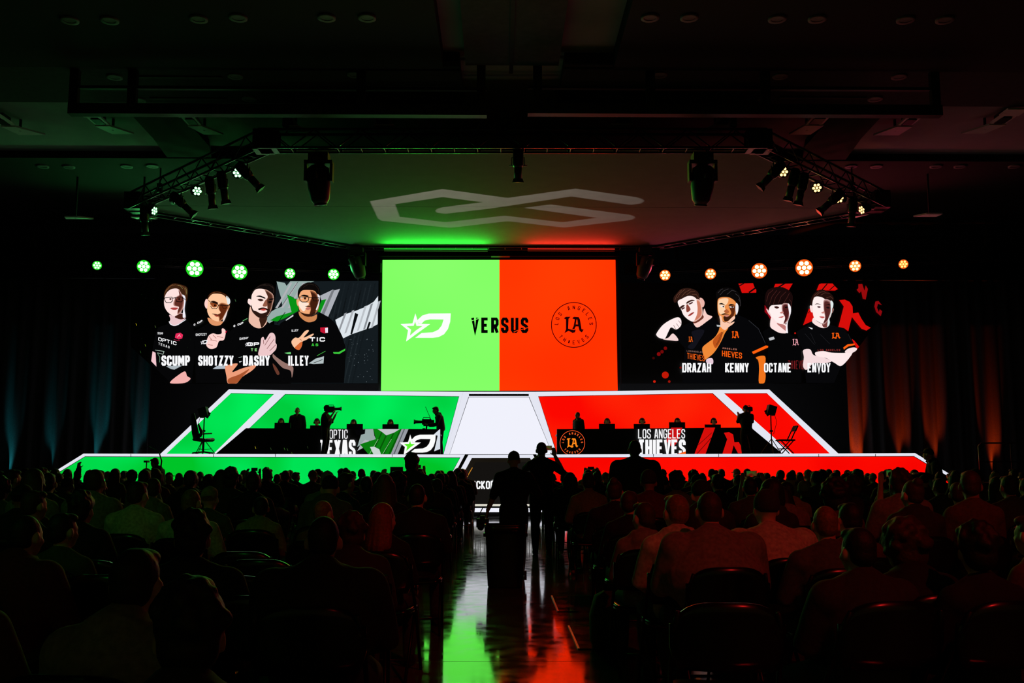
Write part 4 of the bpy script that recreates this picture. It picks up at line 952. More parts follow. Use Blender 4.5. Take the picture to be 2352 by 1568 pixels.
# hoist chains up to the ceiling
RING = [(cML, cFL), (cFL, cFR), (cFR, cMR), (cMR, cBR), (cBR, cBL), (cBL, cML)]
def ring_snap(p):
    best = None
    for a, b in RING:
        t = max(0, min(1, (p - a).dot(b - a) / (b - a).length_squared)); q = a + (b - a) * t
        if best is None or (q - p).length < (best - p).length: best = q
    return best
def hoist(x, y, label, at=None):
    p = at or ring_snap(PZ(x, y, TZ + 0.5)) + Vector((0, 0, .52))
    ztop = CEIL_Z if y_in < p.y < y_out else CEIL_Z - .25
    t = empty('chain_hoist', p, 0, label, 'hoist', 'hoists carrying the truss')
    MB().box((0, 0, 0.35), (0.16, 0.14, 0.3)).build('motor', K_black, t)
    rod('chain', (0, 0, 0.5), (0, 0, ztop - p.z + .005), 0.025, t)
    MB().tube([(0, 0, 0), (0.05, 0, 0.1), (0, 0, 0.2)], 0.02, 6).build('hook', K_metal, t)
hoist(658, 312, 'chain hoist on the left front truss corner'); hoist(1683, 312, 'chain hoist on the right front truss corner')
hoist(1090, 312, 'thin chain hoist left of the truss centre'); hoist(1258, 312, 'thin chain hoist right of the truss centre')
hoist(340, 470, 'chain hoist on the far left truss corner'); hoist(1990, 470, 'chain hoist on the far right truss corner')
# ------------------------------------------------------------------ luminaires
def frame_to(d):
    return Vector(d).to_track_quat('Z', 'Y').to_matrix()
def par_can(loc, d, size, colr, label, group, drop=0.35, power=6.0, glass=None, lamps=(), cen=None):
    t = empty('par_light', loc, 0, label, 'stage light', group)
    M = frame_to(d); d = Vector(d).normalized()
    c = Vector(cen) if cen is not None else Vector((0, 0, -drop))
    rod('clamp', (0, 0, 0), c - d * size * .5 if cen is not None else c, 0.02, t)
    b = MB()
    b.tube([c - d * size * 0.9, c - d * size * 0.7, c + d * size * 0.25, c + d * size * 0.3], [size * .5, size * .62, size * .62, size * .66], 16)
    hz = b.build('housing', K_black, t)
    yk = M @ Vector((1, 0, 0))
    MB().tube([c + yk * size * .75, c + yk * size * .75 + Vector((0, 0, size * .7)), c - yk * size * .75 + Vector((0, 0, size * .7)), c - yk * size * .75], 0.012, 6).build('yoke', K_metal, t)
    if glass:
        u, w = M @ Vector((1, 0, 0)), M @ Vector((0, 1, 0)); pc = c + d * size * .305
        MB().add([pc] + [pc + (u * math.cos(2 * math.pi * i / 20) + w * math.sin(2 * math.pi * i / 20)) * size * .64 for i in range(20)], [(0, 1 + i, 1 + (i + 1) % 20) for i in range(20)]).build('front_glass', emit('par_halo_' + glass[0], glass[1], glass[2], sample=False), hz)  # glow put into the disc's colour, standing in for the halo round the lamp
    for en, lc, deg, aim in lamps:
        l = bpy.data.lights.new('par_lamp', 'SPOT'); l.energy = en; l.color = lc; l.spot_size = math.radians(deg); l.spot_blend = .6; l.shadow_soft_size = .1
        o = bpy.data.objects.new('par_lamp', l); COL.objects.link(o); o.parent = t; o.location = c + d * size * .6
        o.rotation_mode = 'QUATERNION'; o.rotation_quaternion = (-Vector(aim)).to_track_quat('Z', 'Y')
    em = emit('par_led_' + colr[0], rgb(*colr[1]), power, sample=False)
    for k in range(7):
        off = Vector((0, 0, 0)) if k == 6 else M @ Vector((math.cos(k * math.pi / 3) * size * .38, math.sin(k * math.pi / 3) * size * .38, 0))
        p = c + d * size * .31 + off
        u, w = M @ Vector((1, 0, 0)), M @ Vector((0, 1, 0)); r = size * .155
        vs = [p + d * r * .5] + [p + u * r * math.cos(a) + w * r * math.sin(a) for a in [2 * math.pi * i / 10 for i in range(10)]]
        MB().add(vs, [(0, 1 + i, 1 + (i + 1) % 10) for i in range(10)], True).build('led_lens', em, hz)
    return t
def profile_spot(loc, d, L, label, drop=0.3):
    t = empty('profile_spotlight', loc, 0, label, 'stage light', 'profile spotlights on the truss')
    d = Vector(d).normalized(); c = Vector((0, 0, -drop)) + d * L * .1
    rod('clamp', (0, 0, 0), (0, 0, -drop * .9), 0.022, t)
    MB().tube([c - d * L * .5, c - d * L * .42, c - d * L * .05, c + d * L * .05], [.10, .14, .15, .12], 14).build('lamp_house', K_metal, t)
    MB().tube([c + d * L * .05, c + d * L * .38], [.105, .105], 14).build('lens_tube', K_black, t)
    lt_ = t.children[-1]
    MB().tube([c + d * L * .38, c + d * L * .5], [.12, .16], 4, smooth=False).build('colour_frame', K_black, lt_)
    yk = d.cross(Vector((0, 0, 1))); yk = yk.normalized() if yk.length > .01 else Vector((1, 0, 0))
    MB().tube([c + yk * .18, c + yk * .17 + Vector((0, 0, .22)), c - yk * .17 + Vector((0, 0, .22)), c - yk * .18], 0.014, 6).build('yoke', K_metal, t)
    MB().tube([c - yk * .24, c + yk * .24], 0.012, 6).build('shutter_handle', K_metal, t)
def moving_head(loc, d, label, s=1.0):
    t = empty('moving_head_light', loc, 0, label, 'stage light', 'moving head lights')
    d = Vector(d).normalized(); c = Vector((0, 0, -.62 * s))
    MB().box((0, 0, -.12 * s), (.42 * s, .36 * s, .2 * s)).build('base', K_black, t)
    for k in (-1, 1):
        MB().box((k * .275 * s, 0, -.42 * s), (.06 * s, .2 * s, .44 * s)).build('yoke_arm', K_black, t)
    MB().box((0, 0, -.23 * s), (.6 * s, .28 * s, .08 * s)).build('yoke_bridge', K_black, t)
    M = frame_to(d)
    hb = MB()
    hb.tube([c - d * .34 * s, c - d * .26 * s, c + d * .12 * s, c + d * .4 * s, c + d * .5 * s], [.14 * s, .24 * s, .25 * s, .2 * s, .13 * s], 16)
    hd2 = hb.build('head', K_black, t)
    MB().tube([c + d * .5 * s, c + d * .52 * s], .14 * s, 16).build('lens', mat('dark_lens_glass', rgb(30, 32, 36), 0.05, var=.02), hd2)
    MB().tube([c - d * .3 * s + Vector((0, -.2 * s, 0)), c + Vector((0, -.25 * s, 0))], .02 * s, 6).build('handle', K_alu, hd2)
GR, RE = ('green', (150, 255, 170)), ('orange', (255, 190, 110))
GR2, RE2 = ('bright_green', (140, 255, 140)), ('bright_red', (255, 150, 70))
def hang(x, y):
    p = PZ(x, y, TZ); best = None
    for a, b in RING:
        t = max(0, min(1, (p - a).dot(b - a) / (b - a).length_squared)); q = a + (b - a) * t
        if best is None or (q - p).length < (best - p).length: best = q
    return Vector((best.x, best.y, TZ - .02))
# front truss
p = hang(732, 347); moving_head(p, (0.08, .15, -1), 'big black moving head light hanging from the left of the front truss', 1.25)
p = hang(1614, 347); moving_head(p, (-.05, .3, -1), 'big black moving head light hanging from the right of the front truss', 1.25)
p = hang(1190, 350); profile_spot(p, (0, .25, -1), .9, 'upright profile spotlight at the centre of the front truss', .25)
moving_head(hang(820, 566), (.3, .3, -1), 'dim moving head light at the rear left truss corner', 1.1)
moving_head(hang(1482, 566), (-.3, .3, -1), 'dim moving head light at the rear right truss corner', 1.1)
for (x, y), dd, w in (((586, 378), (.75, .2, -.8), 'slanted, nearest the front corner'), ((530, 402), (.15, .2, -1), 'upright, inner of the pair'), ((500, 414), (.1, .2, -1), 'upright, outer of the pair'), ((440, 446), (.8, .2, -.75), 'slanted, near the outer corner'), ((333, 478), (.02, .2, -1), 'upright at the outer corner')):
    profile_spot(hang(x, y), dd, .95, 'profile spotlight on the left slanting truss, ' + w)
for (x, y), dd, w in (((1745, 378), (-.75, .2, -.8), 'slanted, nearest the front corner'), ((1790, 398), (-.25, .2, -1), 'upright, inner of the pair'), ((1812, 408), (-.2, .2, -1), 'upright, outer of the pair'), ((1888, 440), (-.85, .2, -.75), 'slanted, near the outer corner'), ((1925, 462), (-.05, .2, -1), 'upright at the outer corner')):
    profile_spot(hang(x, y), dd, .95, 'profile spotlight on the right slanting truss, ' + w)
for (x, y), dd, w in (((570, 402), (.1, -1, -.25), 'nearest the front corner'), ((470, 443), (.55, -1, -.25), 'middle'), ((425, 464), (.9, -1, -.25), 'outer'), ((372, 488), (1, -.35, -.4), 'turned sideways at the outer end')):
    q = hang(x, y - 14); par_can(q, dd, .25, GR, 'lit green LED par light on the left slanting truss, ' + w, 'green par lights on the left truss', .16, 4)
for (x, y), dd, w in (((1764, 402), (-.1, -1, -.25), 'nearest the front corner'), ((1847, 438), (-.45, -1, -.25), 'middle'), ((1902, 462), (-.85, -1, -.25), 'outer'), ((1950, 488), (-1, -.3, -.4), 'turned sideways at the outer end')):
    q = hang(x, y - 14); par_can(q, dd, .25, RE, 'lit orange LED par light on the right slanting truss, ' + w, 'orange par lights on the right truss', .16, 4)
# rear trusses with the bright rows of pars
Z2 = 9.05
WASH, BEAM = 45, 450
def V3(*a): return Vector(a)
def rear(xa, ya, xb, yb, label):
    a, b = PZ(xa, ya, Z2), PZ(xb, yb, Z2)
    for f in (.12, .88): hoist(0, 0, 'chain hoist of the ' + ' '.join(label.split()[:3]) + (', outer' if (f < .5) == (xa < 0) else ', inner'), a + (b - a) * f + Vector((0, 0, .31)))
    truss(PZ(xa, ya, Z2), PZ(xb, yb, Z2), label, .3, .3, .5)
rear(-40, 596, 862, 624, 'rear left truss carrying the row of green lights')
rear(1450, 626, 2390, 592, 'rear right truss carrying the row of red lights')
ordn = ('first', 'second', 'third', 'fourth', 'fifth', 'sixth')
def on_line(ab, px):
    a, b = ab; r = ray(px, 610); k = r.x / r.y; t = (k * a.y - a.x) / ((b.x - a.x) - k * (b.y - a.y))
    return a + (b - a) * t
REAR_L = (PZ(-40, 596, Z2), PZ(862, 624, Z2)); REAR_R = (PZ(1450, 626, Z2), PZ(2390, 592, Z2))
for i, (x, y, s, pw) in enumerate(((223, 609.5, .26, 5), (330, 612, .38, 26), (447, 617, .5, 40), (550, 624.5, .46, 34), (666, 628, .32, 12), (766, 630, .34, 16))):
    ch = on_line(REAR_L, x); q2 = PY(x, y, ch.y - .16); par_can(ch, CAM - q2 + Vector((0, 0, 1)), s, (GR2[0] + str(pw), GR2[1]), 'bright green LED light on the rear left truss, %s from the outer end' % ordn[i], 'green lights on the rear truss', .22, pw, ('green', (.02, .8, .02, 1), .9), [(WASH * (1.6 if i > 3 else 1), (.05, 1, .22), 150, (.1, -1, -.1))] + ([(BEAM, (.04, 1, .12), 24, V3(-11, 0, 3.5) - q2)] if pw > 20 else []), q2 - ch)
for i, (x, y, s, pw) in enumerate(((2075, 606.5, .27, 5), (1964, 611, .34, 14), (1847, 615, .5, 40), (1744, 622, .46, 34), (1632, 629, .33, 14), (1527.5, 632, .33, 14))):
    ch = on_line(REAR_R, x); q2 = PY(x, y, ch.y - .16); par_can(ch, CAM - q2 + Vector((0, 0, 1)), s, (RE2[0] + str(pw), RE2[1]), 'bright red LED light on the rear right truss, %s from the outer end' % ordn[i], 'red lights on the rear truss', .22, pw, ('red', (1, .12, .01, 1), .9), [(WASH * (1.3 if i > 3 else .9), (1, .05, .16), 150, (-.1, -1, -.1))] + ([(BEAM * 2, (1, .06, .03), 26, V3(9, 0, 3.5) - q2)] if pw > 20 or i == 1 else []), q2 - ch)
# assumed wash lights, added unseen behind the camera to light backs red and green
for X, tg, en, lc, cl_, lab in ((5.0, (2.6, 6.2, .9), 950, (1, .02, .02), RE, 'orange house par light above the red side seats'), (-6.0, (-4.6, 8.5, .9), 150, (.03, 1, .08), GR, 'green house par light above the green side seats')):
    assumed_par = V3(X, -4.0, CEIL_Z - .46); tv = V3(*tg) - assumed_par
    par_can(assumed_par, tv, .3, cl_, lab, 'assumed house par lights', .3, 4, None, [(en, lc, 33, tv)])
# ------------------------------------------------------------------ assumed unseen gobo projector that throws the logo on the canopy
LG = [(440, 770), (930, 688), (1370, 748), (1830, 685), (2240, 743), (2278, 755), (2292, 768), (2268, 785), (2200, 795), (1800, 738), (1250, 820), (950, 855), (895, 848), (882, 835), (895, 822), (930, 811), (1205, 776), (1160, 772), (930, 742), (610, 790), (640, 875), (950, 912), (1350, 868), (1740, 912), (1972, 882), (1480, 815), (1660, 792), (2195, 862), (2222, 870), (2230, 880), (2215, 892), (2180, 900), (1750, 948), (1370, 905), (980, 950), (520, 902), (495, 888)]
gp = Vector((-3.2, 27.3, 0.42))
tgt = PZ(1165, 478, TZ)
ax = (tgt - gp).normalized()
gob = empty('assumed_gobo_projector', (gp.x, gp.y, 0), 0, 'small black gobo projector on the floor before the stage', 'stage light')
MB().box((0, 0, .06), (.4, .4, .12)).build('base', K_black, gob)
GM = frame_to(ax); gl = gp - Vector(gob.location)
MB().tube([gl - ax * .32, gl - ax * .1], [.12, .15], 16).build('lamp_house', K_black, gob)
for k in (-1, 1): MB().box((k * .2, 0, .27), (.05, .14, .34)).build('yoke_arm', K_black, gob)
U, W = GM @ Vector((1, 0, 0)), GM @ Vector((0, 1, 0)); PD = 0.12
def to_plate(px):
    P = PZ(700 + px[0] / 2.94, 200 + px[1] / 2.94, TZ + 0.05); d = P - gp; d = d * (PD / d.dot(ax))
    return (d.dot(U), d.dot(W))
hole = [to_plate(q) for q in LG]
rim_ = [(.13 * math.cos(2 * math.pi * k / 24), .13 * math.sin(2 * math.pi * k / 24)) for k in range(24)]
tri = tessellate_polygon([[Vector((x, y, 0)) for x, y in rim_], [Vector((x, y, 0)) for x, y in hole]])
allp = [gl + ax * PD + U * x + W * y for x, y in rim_ + hole]
MB().add(allp, [tuple(t) for t in tri]).build('gobo_plate', K_black, gob)
tb = MB(); rings = []
for dd in (-.1, PD + .25):
    rings.append([gl + ax * dd + (U * math.cos(2 * math.pi * k / 24) + W * math.sin(2 * math.pi * k / 24)) * (.13 if dd < 0 else .2) for k in range(24)])
tb.add(rings[0] + rings[1], [(k, (k + 1) % 24, 24 + (k + 1) % 24, 24 + k) for k in range(24)], True).build('barrel', K_black, gob)
sd = bpy.data.lights.new('gobo_lamp', 'SPOT'); sd.energy = 7500; sd.spot_size = math.radians(84); sd.spot_blend = 0.1; sd.shadow_soft_size = 0.0004; sd.color = (1, .86, .72)
so = bpy.data.objects.new('gobo_lamp', sd); COL.objects.link(so); so.parent = gob; so.location = gl
so.rotation_mode = 'QUATERNION'; so.rotation_quaternion = (-ax).to_track_quat('Z', 'Y')
# ------------------------------------------------------------------ curtains with assumed unseen uplights
def curtain(x0, x1, y, ztop, label, seed):
    rnd = random.Random(seed); n = int((x1 - x0) / 0.055); vs = []; ph = 0
    prof = []
    for i in range(n + 1):
        x = x0 + (x1 - x0) * i / n
        ph += 2 * math.pi * 0.055 / rnd.uniform(.35, .75)
        prof.append((x, .11 * math.sin(ph) + .05 * math.sin(ph * .37 + seed) + .10 * math.sin(x * .9 + seed)))
    Z = [0.02, 1.5, 3, 5, 7, ztop]
    mb = MB()
    for j, z in enumerate(Z):
        f = 1.0 - .35 * z / ztop
        for x, o in prof: vs.append((x, y + o * f, z))
    N = n + 1
    mb.add(vs, [(j * N + i, j * N + i + 1, (j + 1) * N + i + 1, (j + 1) * N + i) for j in range(len(Z) - 1) for i in range(n)], True)
    t = empty('stage_curtain', (0, 0, 0), 0, label, 'curtain')
    o = mb.build('drape', K_fabric, t)
    so_ = o.modifiers.new('thick', 'SOLIDIFY'); so_.thickness = 0.012
    MB().tube([(x0, y, ztop + .03), (x1, y, ztop + .03)], .04, 8).build('curtain_rail', K_alu, t)
curtain(-22.2, PY(345, 900, 39.7).x, 39.7, 8.95, 'black pleated curtain left of the stage in faint teal light', 3)
curtain(PY(1945, 900, 39.7).x, 22.2, 39.7, 8.95, 'black pleated curtain right of the stage with red uplight streaks', 5)
def uplight(px, colr, en, label, grp, ang=20):  # assumed fixture, out of sight, added for the light streaks on the curtains
    X = PY(px, 1050, 39.3).x
    t = empty('assumed_floor_uplight', (X, 39.15, 0.002), 0, label, 'uplight', grp)
    MB().box((0, 0, .05), (.24, .24, .1)).build('base', K_black, t)
    MB().tube([(0, 0, .1), (0, 0, .15), (0, 0.02, .32)], [.08, .11, .11], 14).build('housing', K_black, t)
    l = bpy.data.lights.new('uplight_lamp', 'SPOT'); l.energy = en; l.color = colr; l.spot_size = math.radians(ang); l.spot_blend = .8; l.shadow_soft_size = .05
    o = bpy.data.objects.new('uplight_lamp', l); COL.objects.link(o); o.parent = t; o.location = (0, .02, .36)
    o.rotation_mode = 'QUATERNION'; o.rotation_quaternion = Vector((0, -.2, -1)).to_track_quat('Z', 'Y')
for px, en, w in ((1976, 5000, 'first'), (2082, 1800, 'second'), (2160, 2000, 'third'), (2290, 2200, 'fourth')):
    uplight(px, (1, .07, .006), en * .55, 'assumed red uplight at the foot of the right curtain, %s from the stage' % w, 'assumed red curtain uplights')
for px, en, w in ((309, 420, 'first'), (214, 600, 'second'), (108, 300, 'third'), (16, 560, 'fourth')):
    uplight(px, (.05, .75, .85), en, 'assumed teal uplight at the foot of the left curtain, %s from the stage' % w, 'assumed teal curtain uplights', 16)
# ------------------------------------------------------------------ people: bodies grown as one remeshed surface
V = Vector
PENDING = []
def grow(mb, name, voxel, smooth=4):
    o = bpy.data.objects.new(name, mb.mesh(name)); COL.objects.link(o)
    r = o.modifiers.new('r', 'REMESH'); r.mode = 'VOXEL'; r.voxel_size = voxel; r.use_smooth_shade = True
    s = o.modifiers.new('s', 'SMOOTH'); s.factor = .5; s.iterations = smooth
    box = {'o': o, 'name': name, 'me': None}; PENDING.append(box)
    return box
def grow_all():
    bpy.context.view_layer.update(); dg = bpy.context.evaluated_depsgraph_get()
    for b in PENDING:
        me = bpy.data.meshes.new_from_object(b['o'].evaluated_get(dg)); me.name = b['name']; me.materials.clear()
        me.materials.append(None)
        b['me'] = me
        old = b['o'].data; bpy.data.objects.remove(b['o']); bpy.data.meshes.remove(old)
    PENDING.clear()
def rx(a): return Matrix.Rotation(a, 3, 'X')
def rz_(a): return Matrix.Rotation(a, 3, 'Z')
def add_hand(mb, w, d, nrm, side, curl=.5, k=1.0):
    """palm, four unequal bent fingers and a thumb from the palm's side"""
    d = V(d).normalized(); nrm = V(nrm); nrm = (nrm - d * nrm.dot(d)).normalized(); lat = d.cross(nrm).normalized() * side
    M = Matrix((lat, d, nrm)).transposed()
    mb.ball(w + d * .045 * k, (.042 * k, .056 * k, .019 * k), M, 10, 7)
    for i, L in enumerate((.068, .078, .072, .055)):
        b = w + d * .085 * k + lat * (.029 - .0195 * i) * k
        d1 = (d * math.cos(curl) + nrm * math.sin(curl)); d2 = (d * math.cos(curl * 2.1) + nrm * math.sin(curl * 2.1))
        p1 = b + d1 * L * .5 * k; p2 = p1 + d2 * L * .5 * k
        mb.tube([b - d * .01, p1, p2], [.0095 * k, .009 * k, .008 * k], 7, cap='round')
    b = w + d * .025 * k + lat * .034 * k
    p1 = b + (d * .6 + lat * .8 + nrm * .3).normalized() * .036 * k; p2 = p1 + (d * .9 + lat * .15 + nrm * .5).normalized() * .034 * k
    mb.tube([b, p1, p2], [.013 * k, .0105 * k, .009 * k], 7, cap='round')
def head_prims(mb, H):
    """skull, jaw, nose, ears, brow in head space (face towards +Y)"""
    def b(c, r): mb.ball(H @ V(c), r, H.to_3x3(), 14, 10)
    b((0, -.012, .018), (.076, .098, .104)); b((0, .028, -.055), (.056, .062, .066)); b((0, .05, -.088), (.032, .03, .022))
    b((0, .094, -.02), (.013, .02, .018)); b((0, .086, .0), (.010, .014, .026)); b((0, .074, .024), (.05, .016, .012))
    b((0, .086, -.055), (.022, .010, .007)); b((0, .084, -.066), (.020, .010, .007))
    for s in (-1, 1):
        b((s * .083, -.012, -.012), (.014, .024, .036)); b((s * .034, .072, .004), (.016, .012, .009)); b((s * .045, .05, -.03), (.024, .03, .024))
class Kit: pass
def make_kit(name, seated=True, lean=.05, turn=0.0, tilt=0.0, girth=1.0, shoulder=1.0, arms=None, shirt='tee', head_fwd=0.0, knees=.14, legs=None, hunch=0.0, vox=.0115):
    K = Kit(); K.name = name
    def d(a): return V((0, math.sin(a), math.cos(a)))
    pel = V((0, -.06, .56)) if seated else V((0, 0, .95))
    wai = pel + d(lean * .5) * .17
    che = wai + d(lean) * .20
    nec = che + d(lean + .12 + hunch) * .155
    hc = nec + d(lean * .6 + hunch) * .125 + V((0, .02 + head_fwd, 0))
    H = Matrix.Translation(hc) @ Matrix.Rotation(turn, 4, 'Z') @ Matrix.Rotation(-tilt, 4, 'X')
    K.H = H; K.top = hc.z + .124
    sh = che + d(lean + hunch * .5) * .098
    sw = .175 * shoulder
    S = {s: sh + V((s * sw, -.005, -.045)) for s in (-1, 1)}
    if arms is None:
        arms = {s: (S[s] + V((s * .075, .09, -.25)), V((s * .10, .24, .66)), V((-s * .5, .8, -.3)), V((0, -.2, -1))) for s in (-1, 1)} if seated else \
               {s: (S[s] + V((s * .06, -.02, -.28)), S[s] + V((s * .07, .05, -.53)), V((0, .1, -1)), V((-s, 0, 0))) for s in (-1, 1)}
    else:
        arms = {s: (S[s] + V(arms[s][0]), S[s] + V(arms[s][1]), V(arms[s][2]), V(arms[s][3])) for s in (-1, 1)}
    K.hand = {s: arms[s][1] + arms[s][2].normalized() * .07 for s in (-1, 1)}
    if seated:
        Lg = {s: [V((s * .09, -.02, .53)), V((s * (.10 + knees * .3), .20, .535)), V((s * knees, .43, .50)), V((s * knees, .425, .30)), V((s * knees * .95, .40, .085))] for s in (-1, 1)}
    else:
        Lg = {s: [V((s * .09, 0, .92)), V((s * .10, .01, .72)), V((s * .105, .015, .49)), V((s * .105, -.01, .29)), V((s * .105, -.03, .085))] for s in (-1, 1)}
        if legs:
            for s in (-1, 1): Lg[s] = [V(q) for q in legs[s]]
    g = girth; gt = 1 + (g - 1) * .5
    def torso(mb, inf, up=True):
        pts = [pel - V((0, 0, .06)), pel, wai, (wai + che) / 2, che, sh + V((0, 0, -.03)), sh + V((0, .0, .035)), nec]
        rr = [(.150, .115), (.168, .128), (.150 * g, .118 * g), (.158 * g, .122 * g), (.166 * gt, .122 * gt), (.155 * shoulder, .108 * gt), (.095 * shoulder, .078), (.060, .058)]
        rr = [(a + inf, b + inf) for a, b in rr]
        mb.tube(pts, 1.0, 16, flat=rr, cap=True, up=(1, 0, 0))
        if g > 1.2: mb.ball((wai + che) / 2 + V((0, .04, -.04)), (.17 * g + inf, .125 * g + inf, .2), None)
        for s in (-1, 1):
            mb.ball(S[s] + V((-s * .012, 0, -.012)), (.068 * gt + inf, .066 * gt + inf, .066 * gt + inf))
            mb.tube([nec + V((s * .03, -.012, -.02)), S[s] + V((-s * .03, -.008, .015))], [.046 + inf * .6, .055 + inf * .7], 10, cap='round')
    def arm(mb, s, inf, to=1.0):
        e, w = arms[s][0], arms[s][1]
        pts = [S[s], (S[s] + e) / 2, e, (e + w) / 2, w]; r = [.058 * gt, .052 * gt, .042 * gt, .041, .028]
        n = 5 if to >= 1 else 3
        mb.tube(pts[:n], [q + inf for q in r[:n]], 12, cap='round')
    def leg(mb, s, inf, n=5):
        r = [.092 * gt, .082 * gt, .060, .056, .036]
        mb.tube(Lg[s][:n], [q + inf for q in r[:n]], 12, cap='round')
    mb = MB()
    torso(mb, 0); mb.tube([nec - V((0, 0, .03)), (nec + hc) / 2 + V((0, -.012, 0)), hc + V((0, -.015, -.03))], [.058, .055, .055], 12, cap='round')
    head_prims(mb, H)
    for s in (-1, 1):
        arm(mb, s, 0); leg(mb, s, 0); add_hand(mb, arms[s][1], arms[s][2], arms[s][3], s * (1 if seated else 1), .5)
        mb.ball(Lg[s][-1] + V((0, .06, -.045)), (.042, .115, .038))
    K.body = grow(mb, 'body', vox)
    mb = MB(); inf = {'tee': .014, 'hoodie': .024, 'jacket': .03}[shirt]
    torso(mb, inf)
    for s in (-1, 1):
        arm(mb, s, inf * .9, 0 if shirt == 'tee' else 1)
    if shirt != 'tee':
        c = nec + V((0, -.075, -.035))
        if shirt == 'hoodie':
            mb.ball(c + V((0, -.03, -.02)), (.115, .05, .075)); mb.tube([nec + V((-.085, .05, -.02)), nec + V((-.09, -.06, .005)), nec + V((0, -.105, .012)), nec + V((.09, -.06, .005)), nec + V((.085, .05, -.02))], .032, 10, cap='round')
        else:
            mb.tube([nec + V((-.07, .045, .0)), nec + V((-.07, -.045, .02)), nec + V((0, -.08, .028)), nec + V((.07, -.045, .02)), nec + V((.07, .045, .0))], .022, 8, cap='round')
    else:
        mb.tube([nec + V((-.062, .04, -.012)), nec + V((-.062, -.04, .004)), nec + V((0, -.07, .01)), nec + V((.062, -.04, .004)), nec + V((.062, .04, -.012))], .012, 8, cap='round')
    K.shirt = grow(mb, 'shirt' if shirt == 'tee' else shirt, .0145, 3)
    mb = MB()
    mb.tube([pel - V((0, 0, .075)), pel, pel + d(lean) * .05], 1.0, 14, flat=[(.16, .125), (.18, .14), (.178, .14)], up=(1, 0, 0), cap=True)
    for s in (-1, 1): leg(mb, s, .014)
    K.trousers = grow(mb, 'trousers', .016, 3)
    K.shoe = {}
    for s in (-1, 1):
        mb = MB(); a = Lg[s][-1]
        mb.ball(a + V((0, .075, -.042)), (.05, .135, .04)); mb.ball(a + V((0, -.005, -.01)), (.046, .055, .06)); mb.ball(a + V((0, .05, -.075)), (.048, .15, .012))
        K.shoe[s] = grow(mb, 'shoe', .013, 3)
    return K
# hair, in head space
def hair(kind):
    mb = MB(); rn = random.Random(hash(kind) % 1000 if False else sum(map(ord, kind)))
    if kind == 'short':
        mb.ball((0, -.03, .036), (.083, .098, .096)); mb.ball((0, -.055, -.01), (.074, .07, .07)); mb.ball((0, .03, .09), (.066, .06, .035))
    elif kind == 'bushy':
        mb.ball((0, -.03, .05), (.098, .11, .108)); mb.ball((0, -.06, -.01), (.086, .075, .085))
        for _ in range(34):
            a, b = rn.uniform(0, 6.28), rn.uniform(.1, 1.6); p = V((math.sin(b) * math.cos(a) * .095, math.sin(b) * math.sin(a) * .105 - .035, .05 + math.cos(b) * .105))
            if p.y < .06: mb.ball(p, rn.uniform(.018, .03), None, 8, 6)
    elif kind == 'afro':
        mb.ball((0, -.03, .05), (.125, .13, .125)); mb.ball((0, -.06, -.03), (.11, .09, .1))
        for _ in range(60):
            a, b = rn.uniform(0, 6.28), rn.uniform(.1, 2.1); p = V((math.sin(b) * math.cos(a) * .118, math.sin(b) * math.sin(a) * .12 - .04, .04 + math.cos(b) * .122))
            if p.y < .05: mb.ball(p, rn.uniform(.02, .034), None, 8, 6)
    elif kind == 'long':
        mb.ball((0, -.03, .04), (.088, .104, .1))
        for k in range(9):
            a = -1.35 + 2.7 * k / 8
            x, y = math.sin(a) * .088, -.02 - math.cos(a) * .085
            mb.tube([(x * .9, y, .03), (x * 1.05, y - .01, -.08), (x * 1.25 + rn.uniform(-.01, .01), y - .035, -.20), (x * 1.2 + rn.uniform(-.02, .02), y - .045, -.30 - rn.uniform(0, .06))], [.034, .038, .034, .012], 9, cap='round')
    elif kind == 'bob':
        mb.ball((0, -.03, .04), (.09, .104, .1))
        for k in range(8):
            a = -1.6 + 3.2 * k / 7; x, y = math.sin(a) * .085, -.015 - math.cos(a) * .085
            mb.tube([(x, y, .03), (x * 1.1, y, -.06), (x * 1.02, y, -.13)], [.034, .036, .02], 9, cap='round')
    elif kind == 'bun':
        mb.ball((0, -.03, .036), (.084, .1, .097)); mb.ball((0, -.05, -.01), (.076, .07, .07)); mb.ball((0, -.09, .11), (.045, .045, .045))
    elif kind == 'crop':
        mb.ball((0, -.022, .03), (.0795, .0985, .0985)); mb.ball((0, -.045, -.01), (.072, .068, .07))
    return grow(mb, 'hair', .009 if kind in ('short', 'crop', 'long', 'bob', 'bun') else .011, 3)
def cap_mesh(back=False):
    mb = MB(); mb.ball((0, -.02, .052), (.086, .106, .088)); mb.ball((0, -.045, .03), (.083, .088, .06))
    s = -1 if back else 1
    mb.ball((0, -.012 + s * .115, .042), (.066, .07, .012)); mb.ball((0, -.02, .142), .01)
    return grow(mb, 'cap', .009, 2)
def beanie_mesh():
    mb = MB(); mb.ball((0, -.022, .05), (.09, .108, .1)); mb.tube([(0, -.02, .005), (0, -.022, .05)], 1, 16, flat=[(.09, .108), (.09, .108)]); return grow(mb, 'beanie', .01, 2)
def headset_mesh():
    mb = MB(); pts = [(math.cos(a) * .098, -.01, .01 + math.sin(a) * .13) for a in [math.pi * k / 10 for k in range(11)]]
    mb.tube(pts, .013, 8, cap='round')
    for s in (-1, 1): mb.ball((s * .094, -.005, -.005), (.026, .044, .05))
    mb.tube([(-.09, .02, -.03), (-.07, .09, -.07), (-.03, .115, -.075)], .006, 6, cap='round')
    return grow(mb, 'headset', .008, 1)
HAIR = {k: hair(k) for k in ('short', 'bushy', 'afro', 'long', 'bob', 'bun', 'crop')}
HAIR['cap'] = cap_mesh(); HAIR['backcap'] = cap_mesh(True); HAIR['beanie'] = beanie_mesh(); HAIR['headset'] = headset_mesh()
